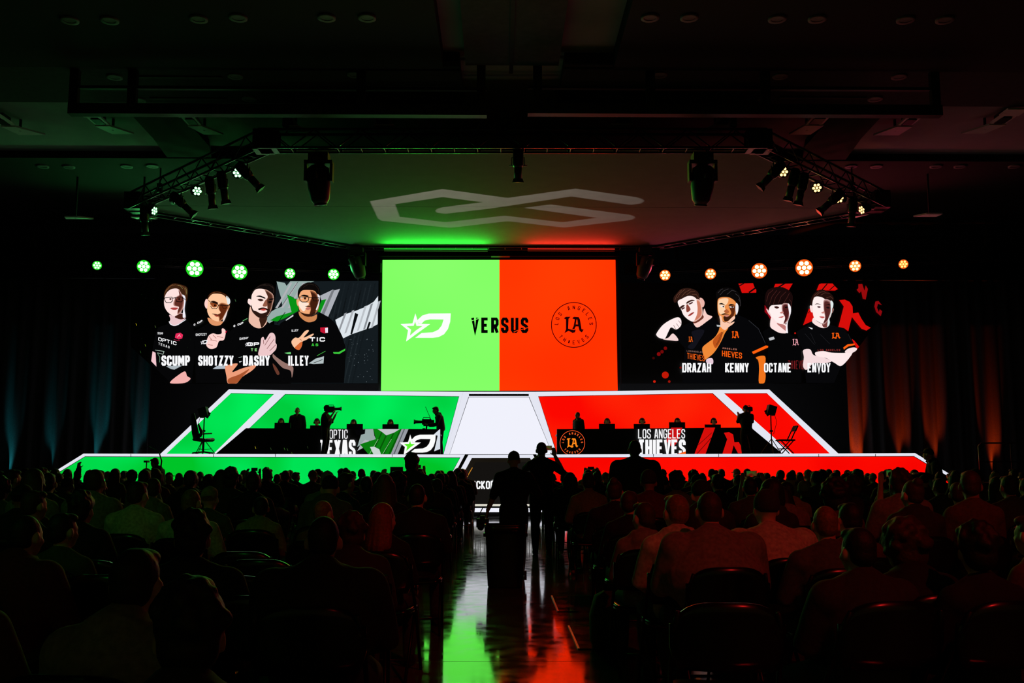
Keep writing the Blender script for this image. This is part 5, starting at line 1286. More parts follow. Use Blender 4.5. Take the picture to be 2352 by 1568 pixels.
up = lambda s, dx=0, h=.30, f=.30: ((s * .10, .14, -.12), (s * .02 + dx, f, h), (-s * .2, .2, 1), (0, 1, 0))
lapL = ((-.075, .09, -.25), (.09, .33, -.30), (.5, .8, -.3), (0, -.2, -1)); lapR = ((.075, .09, -.25), (-.09, .33, -.30), (-.5, .8, -.3), (0, -.2, -1))
KITS = {
 'a': make_kit('a'), 'b': make_kit('b', lean=.12, turn=.25, shirt='hoodie'), 'c': make_kit('c', lean=-.04, turn=-.3, girth=1.1),
 'd': make_kit('d', lean=.2, turn=.1, hunch=.15, shirt='jacket', girth=1.12, shoulder=1.05), 'e': make_kit('e', girth=.9, shoulder=.9, turn=.5, shirt='hoodie'),
 'f': make_kit('f', lean=.02, turn=-.6, girth=.92, shoulder=.88), 'big': make_kit('big', lean=.16, girth=1.95, shoulder=1.36, turn=.05, hunch=.1, shirt='tee', knees=.22),
 'coat': make_kit('coat', lean=.14, girth=1.6, shoulder=1.34, turn=.05, hunch=.1, shirt='jacket', knees=.2), 'wide': make_kit('wide', lean=.1, girth=1.3, shoulder=1.18, turn=.1, shirt='jacket', knees=.2), 'broad': make_kit('broad', lean=.08, girth=1.22, shoulder=1.16, turn=-.15, shirt='tee', knees=.18),
 'bent': make_kit('bent', lean=.38, hunch=.25, turn=.2, shirt='hoodie', tilt=.2),
 'phone': make_kit('phone', lean=.02, arms={-1: up(-1, .02), 1: up(1, -.02)}, shirt='tee'),
 'reach': make_kit('reach', lean=.02, arms={-1: ((-.14, .05, .12), (-.10, .06, .38), (-.1, .1, 1), (0, 1, 0)), 1: lapR}, shirt='hoodie'),
 'player': make_kit('player', lean=.16, hunch=.1, girth=1.05, arms={-1: ((-.10, .12, -.24), (.02, .34, -.21), (.3, 1, 0), (0, 0, -1)), 1: ((.10, .12, -.24), (-.02, .34, -.21), (-.3, 1, 0), (0, 0, -1))}),
 # standing figures
 'photographer': make_kit('photographer', False, lean=.03, tilt=.25, turn=.15, girth=1.3, shoulder=1.14, shirt='tee', arms={-1: ((-.09, -.03, -.27), (-.17, .04, -.47), (-.25, .1, -1), (1, 0, 0)), 1: ((.15, .02, -.25), (.0, .22, -.16), (-.8, .5, .2), (0, 0, -1))}),
 'filmer': make_kit('filmer', False, lean=.0, turn=-.1, girth=1.05, shirt='tee', arms={-1: ((-.08, .22, -.06), (.16, .36, .16), (.2, .1, 1), (0, 1, 0)), 1: ((.17, .16, -.12), (.05, .36, .15), (-.2, .1, 1), (0, 1, 0))}),
 'heavy': make_kit('heavy', False, girth=1.45, shoulder=1.35, shirt='jacket', turn=.1, lean=.05),
 'stander': make_kit('stander', False, lean=.16, hunch=.15, turn=-.5, shirt='hoodie', arms={-1: ((-.08, .06, -.26), (.05, .3, -.2), (.4, .8, .2), (0, 0, -1)), 1: ((.08, .06, -.26), (-.05, .3, -.2), (-.4, .8, .2), (0, 0, -1))}),
 'idle': make_kit('idle', False, girth=1.2, shoulder=1.1, shirt='hoodie'),
 'shoulder_cam': make_kit('shoulder_cam', False, lean=.02, girth=1.3, shoulder=1.1, shirt='tee', arms={-1: ((-.06, .14, -.2), (.03, .3, .06), (.1, .5, .8), (0, 1, 0)), 1: ((.08, .15, -.2), (-.03, .32, .08), (-.1, .5, .8), (0, 1, 0))}, legs={s: [(s * .09, 0, .92), (s * .12, .02, .72), (s * .14, .03, .49), (s * .15, .0, .29), (s * .16, -.03, .085)] for s in (-1, 1)}),
 'low_cam': make_kit('low_cam', False, lean=.2, hunch=.2, tilt=.3, shirt='hoodie', arms={-1: ((-.06, .06, -.27), (.02, .34, -.28), (.2, 1, .1), (0, 0, 1)), 1: ((.06, .06, -.27), (-.02, .3, -.3), (-.2, 1, .1), (0, 0, 1))}),
}
grow_all()
for kk in KITS.values():
    kk.body, kk.shirt, kk.trousers = kk.body['me'], kk.shirt['me'], kk.trousers['me']; kk.shoe = {s: kk.shoe[s]['me'] for s in (-1, 1)}
HAIR = {k: v['me'] for k, v in HAIR.items()}
SKIN = [mat('skin_light', rgb(206, 160, 136), .55, var=.08), mat('skin_tan', rgb(168, 116, 86), .55, var=.08), mat('skin_deep', rgb(96, 62, 44), .55, var=.08)]
CLOTH = {n: mat('cloth_' + n, rgb(*c), .9, scale=40, var=.3, bump=.2) for n, c in {
    'black': (20, 20, 22), 'charcoal': (44, 44, 48), 'navy': (26, 30, 48), 'grey': (128, 126, 124), 'pale': (196, 194, 190), 'olive': (66, 70, 52), 'maroon': (92, 26, 30), 'brown': (86, 66, 52), 'white': (224, 224, 222), 'denim': (44, 52, 70), 'slate': (78, 82, 90), 'sand': (150, 134, 112)}.items()}
HCOL = {'dark': mat('hair_dark', rgb(24, 18, 15), .6, scale=60, var=.4, bump=.4), 'brown': mat('hair_brown', rgb(62, 40, 26), .6, scale=60, var=.4, bump=.4), 'fair': mat('hair_fair', rgb(128, 92, 56), .55, scale=60, var=.4, bump=.4), 'red': mat('hair_auburn', rgb(120, 52, 30), .5, scale=60, var=.4, bump=.4), 'cloth': CLOTH['charcoal'], 'pale': CLOTH['sand'], 'black': CLOTH['black'], 'olive': CLOTH['olive'], 'plastic': mat('headset_plastic', rgb(70, 66, 60), .35)}
def slot(o, m):
    o.material_slots[0].link = 'OBJECT'; o.material_slots[0].material = m
def person(kit, loc, rz=0.0, scale=1.0, hair='short', hcol='dark', top='black', legs='denim', skin=0, label='', group=None, shoes=True):
    K = KITS[kit]
    t = empty('person', loc, rz, label, 'person', group); t.scale = (scale,) * 3
    o = link('body', K.body, None, t); slot(o, SKIN[skin])
    o = link(K.shirt.name.split('.')[0], K.shirt, None, t); slot(o, CLOTH[top])
    o = link('trousers', K.trousers, None, t); slot(o, CLOTH[legs])
    if shoes:
        for s in (-1, 1):
            o = link('shoe', K.shoe[s], None, t); slot(o, CLOTH['black'])
    if hair:
        for h in hair.split('+'):
            o = link(h if h in ('cap', 'beanie', 'headset') else 'cap' if h == 'backcap' else 'hair', HAIR[h], None, t)
            slot(o, HCOL['plastic'] if h == 'headset' else HCOL['dark'] if '+' in hair and h in ('short', 'crop') else HCOL[hcol])
            o.matrix_local = K.H
    return t
# ------------------------------------------------------------------ chairs
def shell(w, h0, h1, y0, y1, bow, th, n=12, m=6):
    """curved moulded back with rounded corners"""
    vs = []; fs = []
    for side in (0, 1):
        for j in range(m + 1):
            v = j / m
            for i in range(n + 1):
                u = -1 + 2 * i / n
                k = 1 - .16 * max(0, abs(v - .5) * 2 - .45) ** 1.2 * 2
                x = u * w / 2 * k; z = h0 + (h1 - h0) * v - (.05 * u ** 4 if v > .8 else 0)
                y = y0 + (y1 - y0) * v + bow * (u * u) + (th if side else 0)
                vs.append((x, y, z))
    N = n + 1; B = N * (m + 1)
    for j in range(m):
        for i in range(n):
            a = j * N + i; fs.append((a, a + 1, a + N + 1, a + N)); fs.append((B + a, B + a + N, B + a + N + 1, B + a + 1))
    edge = [i for i in range(N)] + [j * N + n for j in range(1, m + 1)] + [m * N + i for i in range(n - 1, -1, -1)] + [j * N for j in range(m - 1, 0, -1)]
    for a, b in zip(edge, edge[1:] + edge[:1]): fs.append((b, a, a + B, b + B))
    return vs, fs
cb = MB().add(*shell(.47, .56, .84, -.235, -.285, .05, .022), True).mesh('backrest'); cb.materials.append(K_chair)
cs = MB().add(*shell(.45, -.21, .21, .0, .0, .0, .03), True)
cs = MB().add([(v[0], v[2], .42 + v[1] + .03 * (abs(v[0]) / .22) ** 2 * .5 - .01) for v in cs.v], [f[::-1] for f in cs.f], True).mesh('seat'); cs.materials.append(K_chair)
legm = {}
for s in (-1, 1):
    legm[('front', s)] = MB().tube([(s * .225, .20, 0.004), (s * .225, .0, .40), (s * .222, -.20, .70), (s * .2, -.25, .80)], .011, 8).mesh('leg')
    legm[('rear', s)] = MB().tube([(s * .205, -.27, 0.004), (s * .205, .05, .40), (s * .2, .16, .43)], .011, 8).mesh('leg')
bar = MB().tube([(-.205, -.17, .13), (.205, -.17, .13)], .009, 8).mesh('stretcher')
for me in list(legm.values()) + [bar]: me.materials.append(K_metal)
far_mb = MB().add([v.co[:] for v in cb.vertices], [tuple(p.vertices) for p in cb.polygons], True).add([v.co[:] for v in cs.vertices], [tuple(p.vertices) for p in cs.polygons], True)
for me in list(legm.values()) + [bar]: far_mb.add([v.co[:] for v in me.vertices], [tuple(p.vertices) for p in me.polygons], True)
far_chair = far_mb.mesh('folding_chair'); far_chair.materials.append(K_chair)
def chair(loc, rz, label, near, group='audience folding chairs'):
    if near:
        t = empty('folding_chair', loc, rz, label, 'chair', group)
        link('backrest', cb, None, t); link('seat', cs, None, t); link('stretcher', bar, None, t)
        for k in legm.values(): link('leg', k, None, t)
        return t
    o = link('folding_chair', far_chair, None, None, loc=loc); o.rotation_euler = (0, 0, rz)
    return tag(o, label, 'chair', group)
def handset(p, rz, label, lit=False, tilt=0.0, screen=None, size=(.16, .078)):
    t = empty('phone', p, rz, label, 'phone', None); t.rotation_euler = (tilt, 0, rz)
    cs_ = MB().box((0, 0, 0), (size[0], .009, size[1])).build('case', K_black, t)
    MB().box((0, -.005, 0), (size[0] - .008, .002, size[1] - .008)).build('display', emit('phone_screen_lit', rgb(150, 40, 30), .3, rgb(20, 160, 60), 14, sample=False) if lit else mat('phone_glass', rgb(12, 12, 14), .1), cs_)
    return t
# ------------------------------------------------------------------ audience, hand placed near the camera
TAKEN = []
HTOP = {'short': .135, 'crop': .13, 'bushy': .18, 'afro': .195, 'long': .142, 'bob': .142, 'bun': .15, 'cap': .145, 'backcap': .145, 'beanie': .152}
def seat(x, ytop, wpx, kit, hair, hcol, top, label, rz=0.0, legs='denim', skin=0, near=True, dist=None, wm=.18):
    D = dist or wm * F_PX / wpx
    p = PY(x, ytop, D)
    s = p.z / (KITS[kit].top - .124 + HTOP.get(hair, .135)); s = min(1.13, max(.84, s))
    h = KITS[kit].H.to_translation(); off = Matrix.Rotation(rz, 3, 'Z') @ V((h.x, h.y, 0)) * s
    loc = V((p.x - off.x, D - off.y, 0))
    person(kit, loc, rz, s, hair, hcol, top, legs, skin, label)
    cl2 = loc + Matrix.Rotation(rz, 3, 'Z') @ V((0, {'big': -.13, 'coat': -.09, 'wide': -.03}.get(kit, 0.0), 0))
    chair(cl2, rz, ' '.join(('black folding chair under the ' + label.split(',')[0]).split()[:15]), near)
    TAKEN.append((loc.x, loc.y))
    return loc, s
N = seat
# green side
N(320, 1253, 133, 'd', 'short', 'dark', 'grey', 'nearest spectator on the green side, dark hair and grey top', -.15)
N(442, 1321, 140, 'd', 'bushy', 'dark', 'charcoal', 'spectator with thick dark hair in the bottom left foreground', .15, dist=2.35)
N(66, 1181, 80, 'coat', 'crop', 'dark', 'maroon', 'short-haired man in a red shirt at the left edge', -.35)
N(-62, 1262, 110, 'd', 'short', 'dark', 'brown', 'spectator cut off by the left picture edge', -.2)
jl, js = N(150, 1188, 70, 'c', 'short', 'dark', 'olive', 'spectator in a lettered jersey behind the man in red', -.2)
jp = [o for o in COL.objects if o.get('label', '').startswith('spectator in a lettered')][0]
jm = MB()
for q_ in text_quads('RS', -.13, 0, .03, .085, weight=.22, gap=.2):
    jm.add([(x_, -.235, 1.02 - y_) for x_, y_ in q_], [(0, 1, 2, 3)])
jm.build('jersey_lettering', CLOTH['white'], jp)
N(84, 1124, 54, 'a', 'short', 'brown', 'black', 'spectator with a lit cheek in the third row at far left', -.5)
N(192, 1121, 56, 'wide', 'bushy', 'dark', 'black', 'spectator with bushy hair behind the lettered jersey', -.25)
N(320, 1103, 47, 'broad', 'short', 'brown', 'pale', 'man in a pale T-shirt glowing green', -.15)
N(352, 1096, 38, 'e', 'short', 'brown', 'grey', 'spectator in grey just behind the pale T-shirt', -.1)
N(442, 1122, 50, 'broad', 'crop', 'fair', 'pale', 'man with cropped fair hair in a pale shirt', -.1)
N(484, 1115, 43, 'a', 'backcap', 'pale', 'slate', 'spectator in a pale backwards cap', -.1)
N(446, 1162, 87, 'wide', 'bushy', 'dark', 'black', 'large dark-haired spectator before the pale backwards cap', .05)
N(600, 1146, 44, 'b', 'short', 'dark', 'sand', 'spectator in a sand coloured hoodie with the hood down', -.05)
N(745, 1183, 92, 'coat', 'crop', 'dark', 'black', 'broad-shouldered man in a black jacket in the left foreground', .02)
N(808, 1171, 70, 'd', 'bushy', 'brown', 'charcoal', 'curly-haired man in a dark jacket by the aisle', .12)
N(745, 1148, 52, 'c', 'crop', 'fair', 'olive', 'spectator in olive behind the broad black jacket', -.2)
N(884, 1152, 66, 'f', 'long', 'red', 'black', 'woman with long auburn hair near the aisle', -.1, wm=.2)
N(959, 1110, 47, 'broad', 'crop', 'dark', 'black', 'big man in black on the aisle seat, green side', .05)
N(797, 1084, 36, 'a', 'short', 'brown', 'navy', 'man in navy turning his face right', -.7)
N(1002, 1098, 34, 'e', 'short', 'brown', 'maroon', 'spectator in maroon beside the aisle, rim-lit red', .1, dist=14.2)
N(1010, 1085, 29, 'b', 'short', 'dark', 'charcoal', 'hooded-top spectator beside the aisle, rim-lit red', .1, dist=16.6)
N(1034, 1082, 26, 'wide', 'backcap', 'black', 'maroon', 'spectator in dark red jacket and black cap by the aisle', .1, dist=19.6)
N(1060, 1083, 25, 'd', 'cap', 'black', 'black', 'aisle spectator in a black cap nearest the title screen', .1, dist=22.5)
# red side
N(1627, 1127, 68, 'big', 'crop', 'brown', 'grey', 'very large man in a grey T-shirt beside the aisle', .02)
N(1550, 1133, 64, 'b', 'short', 'fair', 'pale', 'spectator in a pale hoodie behind the very large man', .05)
N(1476, 1151, 58, 'e', 'short', 'brown', 'grey', 'slim spectator in a grey hoodie on the aisle', .0)
N(1446, 1125, 48, 'c', 'short', 'brown', 'black', 'spectator in black just before the grey hoodie', -.05)
N(1757, 1121, 62, 'big', 'beanie', 'cloth', 'pale', 'man in a beanie and pale shirt, red side', .1)
N(1893, 1160, 71, 'broad', 'crop', 'fair', 'slate', 'man with closely cropped hair in a slate shirt', .1)
N(1948, 1152, 64, 'a', 'short', 'dark', 'brown', 'spectator in brown right of the cropped head', .15)
N(1966, 1230, 92, 'wide', 'short', 'dark', 'charcoal', 'dark-haired spectator in a charcoal jacket, right foreground', .15)
N(2068, 1178, 118, 'd', 'afro', 'brown', 'black', 'spectator with a large curly head of hair', .15, wm=.245)
N(2238, 1202, 104, 'c', 'bushy', 'dark', 'black', 'dark spectator in the right foreground', .2, wm=.2)
N(2362, 1180, 78, 'a', 'short', 'brown', 'brown', 'spectator cut off by the right picture edge', .5)
N(2314, 1090, 40, 'broad', 'short', 'dark', 'olive', 'spectator in olive before the guard rail', .2)
# lettering on the jersey
# ------------------------------------------------------------------ rows further back
rnd = random.Random(21)
tops = ['black'] * 6 + ['charcoal'] * 4 + ['navy', 'grey', 'olive', 'maroon', 'slate', 'brown', 'sand']
hs = [('short', 'dark')] * 5 + [('short', 'brown')] * 3 + [('crop', 'dark'), ('bushy', 'dark'), ('bushy', 'brown'), ('long', 'dark'), ('long', 'brown'), ('bob', 'dark'), ('cap', 'black'), ('backcap', 'black'), ('cap', 'pale'), ('beanie', 'cloth'), ('bun', 'brown'), ('afro', 'dark'), ('crop', 'fair')]
hw = {'short': 'short hair', 'crop': 'cropped hair', 'bushy': 'bushy hair', 'long': 'long hair', 'bob': 'bobbed hair', 'cap': 'a cap', 'backcap': 'a backwards cap', 'beanie': 'a beanie', 'bun': 'hair in a bun', 'afro': 'a round afro'}
ordw = ['first', 'second', 'third', 'fourth', 'fifth', 'sixth', 'seventh', 'eighth', 'ninth', 'tenth', 'eleventh', 'twelfth', 'thirteenth', 'fourteenth', 'fifteenth', 'sixteenth', 'seventeenth', 'eighteenth', 'nineteenth', 'twentieth', 'twenty-first', 'twenty-second', 'twenty-third', 'twenty-fourth', 'twenty-fifth']
rows = [26.2, 25.2, 24.2, 23.2, 21.9, 20.4, 18.9, 17.4, 15.9, 14.4, 12.9, 11.4, 9.9, 8.4]
occ = [.86, .72, .58, .42, .34, .33, .36, .42, .5, .56, .62, .66, .7, .7]
fk = ['a', 'a', 'b', 'c', 'd', 'e', 'f', 'broad', 'wide', 'bent']
npers = len(TAKEN)
PHONES = {}
for r, (Y, oc) in enumerate(zip(rows, occ)):
    for side, x0, word in ((-1, -1.12 if Y < 15 else -.95, 'green'), (1, 1.15, 'red')):
        k = 0; ko = 0
        lim = .52 * Y + .4
        while abs(x0) + k * .56 < lim:
            X = x0 + side * k * .56; k += 1
            front_edge = Y > 22 and abs(X) > 12.3
            yy = Y + .0022 * X * X * (-1)
            if any(abs(X - a) < .5 and abs(yy - b) < .62 for a, b in TAKEN): continue
            near_c = X / Y
            hold = rnd.random()
            rz = math.atan2(X, 34 - Y) * .55 + rnd.uniform(-.12, .12)
            if hold > oc: continue
            ko += 1
            h, hc_ = rnd.choice(hs); tp = rnd.choice(tops); kt = rnd.choice(fk)
            sc = rnd.uniform(.93, 1.03) * (.97 if kt in ('f', 'e') else 1)
            if r == 2 and k % 7 == 3: kt = 'phone'
            if kt == 'bent' and r < 3: kt = 'a'
            loc = (X + rnd.uniform(-.05, .05), yy + rnd.uniform(-.06, .06), 0)
            lab = '%s-clad spectator with %s, %s row from stage, %s from aisle, %s side' % (tp, hw[h], ordw[r], ordw[ko - 1], word)
            person(kt, loc, rz, sc, h, hc_, tp, rnd.choice(['denim', 'black', 'charcoal']), rnd.choice([0, 0, 0, 1, 1, 2]), lab, 'audience rows on the %s side' % word, shoes=False)
            if kt == 'phone':
                K = KITS['phone']; hd_ = (K.hand[-1] + K.hand[1]) / 2 + V((0, .045, .035)); q = V(loc) + Matrix.Rotation(rz, 3, 'Z') @ (hd_ * sc)
                handset(q, rz, 'raised phone, %s row from stage, %s seat from aisle, %s side' % (ordw[r], ordw[ko - 1], word), False)
            chair((loc[0], loc[1], 0), rz, 'black folding chair in %s row from stage, %s from the aisle, %s side' % (ordw[r], ordw[ko - 1], word), False)
            npers += 1
# empty chairs in the near rows
for x, y, w in ((560, 1266, 'left of the sand hoodie'), (600, 1284, 'behind the broad black jacket'), (206, 1286, 'beside the lettered jersey'), (236, 1320, 'behind the lettered jersey'), (546, 1322, 'before the broad black jacket'), (600, 1368, 'left of the curly-haired man'), (1690, 1385, 'behind the very large man')):
    d = (CAM.z - .84) / -(ray(x, y).z / ray(x, y).y)
    q = PY(x, y, d); chair((q.x, q.y + .28, 0), -.1, 'empty black folding chair ' + w, True)
# phones lit towards the camera, with the people who hold them
def phone_holder(x, ytop, D, px, py, label, plabel, top='black', lit=True, size=(.16, .078), hair='short'):
    K = KITS['phone']; p = PY(x, ytop, D); s = min(1.08, max(.9, p.z / K.top)); h = K.H.to_translation()
    loc = V((p.x - h.x * s, D - h.y * s, 0))
    person('phone', loc, 0, s, hair, 'dark', top, 'black', 0, label)
    chair(loc, 0, 'black folding chair under the ' + label, False); TAKEN.append((loc.x, loc.y))
    hd_ = (K.hand[-1] + K.hand[1]) / 2 * s; q = loc + hd_ + V((0, .05, .04))
    handset(q, 0, plabel, lit, 0, None, size)
phone_holder(2078, 1100, 10.6, 2073, 1088, 'spectator filming with a lit phone near the right end', 'lit phone showing the green and red stage near right', 'olive')
phone_holder(1738, 1096, 15.0, 1738, 1088, 'spectator filming with a phone on the red side', 'small lit phone above the red side heads', 'black')
phone_holder(905, 1090, 12.3, 908, 1074, 'spectator holding a phone sideways on the green side', 'dark phone held sideways against the green fascia', 'black', False)
# raised arm at far left
p = PY(188, 1088, 18.5); person('reach', (p.x + .2, 18.5, 0), -.1, 1.0, 'short', 'dark', 'black', 'black', 0, 'spectator raising one arm at the far left end'); chair((p.x + .2, 18.5, 0), -.1, 'black folding chair under the raised arm at far left', False)
# ------------------------------------------------------------------ standing people in the audience
def stand(x, ytop, D, kit, rz, label, hair='short', hcol='dark', top='black', legs='black', z=0.0, clamp=(.86, 1.12), skin=0):
    K = KITS[kit]; p = PY(x, ytop, D); s = (p.z - z) / K.top; s = min(clamp[1], max(clamp[0], s))
    h = K.H.to_translation(); off = Matrix.Rotation(rz, 3, 'Z') @ V((h.x, h.y, 0)) * s
    loc = V((p.x - off.x, D - off.y, z))
    person(kit, loc, rz, s, hair, hcol, top, legs, skin, label)
    def at(v): return loc + Matrix.Rotation(rz, 3, 'Z') @ (V(v) * s)
    return loc, s, at
loc, s, at = stand(1180, 1038, 13.2, 'photographer', 0, 'photographer standing in the aisle in a black cap, camera in left hand', 'cap', 'black', 'black', 'black', 0, (.86, 1.0))
K = KITS['photographer']; hp = at(K.hand[-1])
cmr = empty('photo_camera', hp + V((-.05, .0, -.1)), -.2, 'black photo camera hanging from the left hand of the aisle photographer', 'camera')
MB().box((0, 0, 0), (.15, .09, .11)).build('camera_body', K_black, cmr); ln2 = MB().tube([(.0, -.04, -.02), (.0, -.12, -.05)], [.04, .045], 14).build('lens', K_black, cmr); MB().box((0, 0, .07), (.06, .07, .05)).build('viewfinder', K_black, cmr)
MB().tube([(0, -.118, -.05), (0, -.12, -.051)], .036, 14).build('front_glass', mat('lens_glass', rgb(60, 50, 90), .05), ln2)
MB().tube([(.06, 0, .06), (.08, .02, .16), (.0, .02, .2), (-.07, 0, .06)], .008, 6).build('strap', K_fabric, cmr)
loc, s, at = stand(1244, 1016, 16.4, 'filmer', 0, 'man in black standing in the aisle filming with a raised phone', 'short', 'dark', 'black', 'black')
K = KITS['filmer']; q = at((K.hand[-1] + K.hand[1]) / 2 + V((.0, .05, .05))); handset(q, 0, 'phone raised by the man filming in the aisle', True)
stand(1457, 1011, 13.3, 'heavy', 0, 'heavily built man standing right of the aisle', 'crop', 'dark', 'black', 'black')
stand(949, 1046, 12.6, 'stander', 0, 'curly-haired person rising from a seat left of the aisle', 'bushy', 'dark', 'charcoal', 'denim')
stand(2130, 1030, 22.6, 'stander', 1.45, 'man standing sideways near the right end of the stage', 'cap', 'black', 'black', 'black')
loc, s, at = stand(355, 1052, 24.6, 'low_cam', 1.3, 'camera operator with a gimbal before the left stage fascia', 'short', 'dark', 'black', 'black')
gm = empty('gimbal_rig', at((0, .42, 1.12)), 1.3, 'handheld camera gimbal before the left stage fascia', 'camera rig')
MB().tube([(0, 0, -.25), (0, 0, .05)], .018, 8).build('grip', K_black, gm); MB().tube([(0, 0, .05), (.1, 0, .08), (.1, 0, .22), (0, 0, .26), (0, 0, .45)], .014, 8).build('arm', K_black, gm)
MB().box((0, .02, .14), (.12, .14, .09)).build('camera', K_black, gm); MB().box((0, 0, .47), (.1, .1, .05)).build('monitor', K_black, gm)
bp = empty('support_pole', at((-.2, -.1, 1.1)), 1.3, 'thin curved support pole over the gimbal operator', 'pole')
MB().tube([(0, 0, 0), (.0, -.05, .5), (.02, .05, .72), (.05, .35, .85), (.08, .6, .8)], [.02, .018, .012, .008, .006], 8).build('pole', K_black, bp)
# ------------------------------------------------------------------ bin in the aisle
bb = PZ(1161, 1352, 0)
bn = empty('waste_bin', (bb.x, bb.y + .2, 0.003), 0, 'tall black waste bin standing in the aisle', 'bin')
def rect_loft(rings):
    mb = MB(); vs = []; n = 20
    for z, wx, wy in rings:
        for k in range(n):
            a = 2 * math.pi * (k + .5) / n; c, s_ = math.cos(a), math.sin(a); q = 1 / max(abs(c), abs(s_)) ** .8
            vs.append((c * q * wx / 2, s_ * q * wy / 2, z))
    fs = [(j * n + k, j * n + (k + 1) % n, (j + 1) * n + (k + 1) % n, (j + 1) * n + k) for j in range(len(rings) - 1) for k in range(n)]
    fs.append(tuple(reversed(range(n)))); return mb.add(vs, fs, True)
rect_loft([(0, .40, .34), (.02, .415, .35), (.3, .445, .37), (.64, .47, .39)]).build('container', K_chair, bn)
rect_loft([(.62, .49, .41), (.70, .50, .42), (.71, .48, .40), (.68, .45, .37)]).build('rim', K_chair, bn)
rect_loft([(.655, .47, .39), (.72, .5, .42), (.725, .49, .41), (.66, .44, .36)]).build('bin_liner', mat('thin_black_plastic', rgb(16, 18, 16), .3), bn)
for s_ in (-1, 1): MB().box((s_ * .245, 0, .60), (.03, .13, .04)).build('handle', K_chair, bn)
MB().box((.235, 0, .13), (.03, .08, .1)).build('caster_bracket', K_black, bn)
# floor pocket covers in the aisle
for corners, lab in (([(1279, 1368), (1381, 1368), (1381, 1404), (1287, 1404)], 'steel floor pocket cover right of the bin'), ([(1308, 1437), (1371, 1437), (1381, 1490), (1345, 1490)], 'dark floor pocket cover nearer the camera')):
    P = [PZ(x, y, .004) for x, y in corners]; c = sum(P, V()) / 4
    t = empty('floor_pocket', (c.x, c.y, 0.001), 0, lab, 'floor hatch')
    w_, h_ = max(p.x for p in P) - min(p.x for p in P), max(p.y for p in P) - min(p.y for p in P)
    MB().box((0, 0, .004), (w_, h_, .006)).build('cover', M_floor, t)
    MB().box((-w_ / 2, 0, .0045), (.016, h_, .008)).build('edge_strip', K_alu, t); MB().box((0, h_ / 2, .0045), (w_, .02, .009)).build('edge_strip', K_line, t)
# backpack and bottle by the aisle seat
bk = PZ(1398, 1490, 0)
t = empty('backpack', (bk.x, bk.y, .0), .1, 'dark backpack lying beside the aisle chair', 'backpack')
rect_loft([(.01, .22, .18), (.05, .27, .22), (.25, .28, .22), (.40, .2, .16), (.44, .06, .05)]).build('bag', CLOTH['charcoal'], t); rect_loft([(.04, .2, .06), (.1, .22, .08), (.2, .2, .06)]).build('pocket', CLOTH['black'], t).location = (0, -.12, 0)
MB().tube([(-.06, .1, .4), (-.07, .16, .25), (-.06, .12, .05)], .015, 6).build('strap', CLOTH['black'], t)
q = PZ(1430, 1478, 0); t = empty('water_bottle', (q.x, q.y, .002), 0, 'small reddish bottle on the floor by the aisle chair', 'bottle')
MB().tube([(0, 0, 0), (0, 0, .02), (0, 0, .14), (0, 0, .18)], [.03, .033, .033, .014], 14).build('bottle_body', mat('red_plastic', rgb(120, 40, 36), .3), t); MB().tube([(0, 0, .18), (0, 0, .205)], .016, 12).build('bottle_cap', K_white, t)
# ------------------------------------------------------------------ people and gear on the stage
SZ = STAGE_Z - .018
stand(683, 935.5, DY + 1.55, 'idle', math.pi, 'player in a dark hoodie standing behind the left desk', 'crop', 'dark', 'black', 'black', SZ)
stand(1326, 946, DY + 1.4, 'idle', math.pi - .9, 'person standing behind the inner end of the right desk', 'crop', 'dark', 'black', 'black', SZ)
loc, s, at = stand(752, 931, 33.6, 'shoulder_cam', -math.pi / 2 - .15, 'camera operator before the left desk, camera on shoulder', 'beanie', 'black', 'black', 'black', SZ)
def vid_camera(p, rz, label, sc=1.0):
    t = empty('video_camera', p, rz, label, 'video camera'); t.scale = (sc,) * 3
    MB().box((0, 0, 0), (.13, .34, .2)).build('camera_body', K_black, t); ln_ = MB().tube([(0, .17, 0), (0, .3, 0), (0, .42, 0)], [.05, .055, .062], 14).build('lens', K_black, t)
    MB().tube([(0, .41, 0), (0, .47, 0)], [.07, .09], 4, smooth=False).build('lens_hood', K_black, ln_); MB().tube([(0, -.12, .1), (0, -.1, .16), (0, .12, .16), (0, .14, .1)], .014, 8).build('handle', K_black, t)
    MB().box((-.08, .1, .06), (.06, .12, .07)).build('viewfinder', K_black, t); MB().box((0, -.22, -.01), (.1, .1, .16)).build('battery', K_black, t); MB().box((0, .02, -.13), (.1, .2, .05)).build('shoulder_pad', K_black, t)
    return t
K = KITS['shoulder_cam']; vid_camera(at(K.H.to_translation() + V((.13, .16, .0))), -math.pi / 2 - .15, 'video camera on the shoulder of the operator before the left desk', .8)
loc, s, at = stand(1000, 934, 36.3, 'low_cam', math.pi / 2 + .1, 'camera operator at the inner end of the left desk, facing left', 'short', 'dark', 'black', 'black', SZ)
vc = vid_camera(at(V((.0, .48, 1.18))), math.pi / 2 + .1, 'large video camera held at chest height, inner end of left desk', 1.0)
MB().tube([(.05, -.15, .1), (.05, .05, .55)], .01, 6).build('antenna', K_black, vc); MB().tube([(0, .0, -.15), (0, .02, -.35)], .03, 8).build('grip_mount', K_black, vc); MB().box((0, .1, -.27), (.05, .1, .08)).build('zoom_control', K_black, vc)
loc, s, at = stand(1712, 931, 33.8, 'shoulder_cam', .15, 'camera operator in black before the outer end of the right desk', 'cap', 'black', 'black', 'black', SZ)
vid_camera(at(K.H.to_translation() + V((.14, .05, .0))), .2, 'video camera on the shoulder of the right operator', .8)
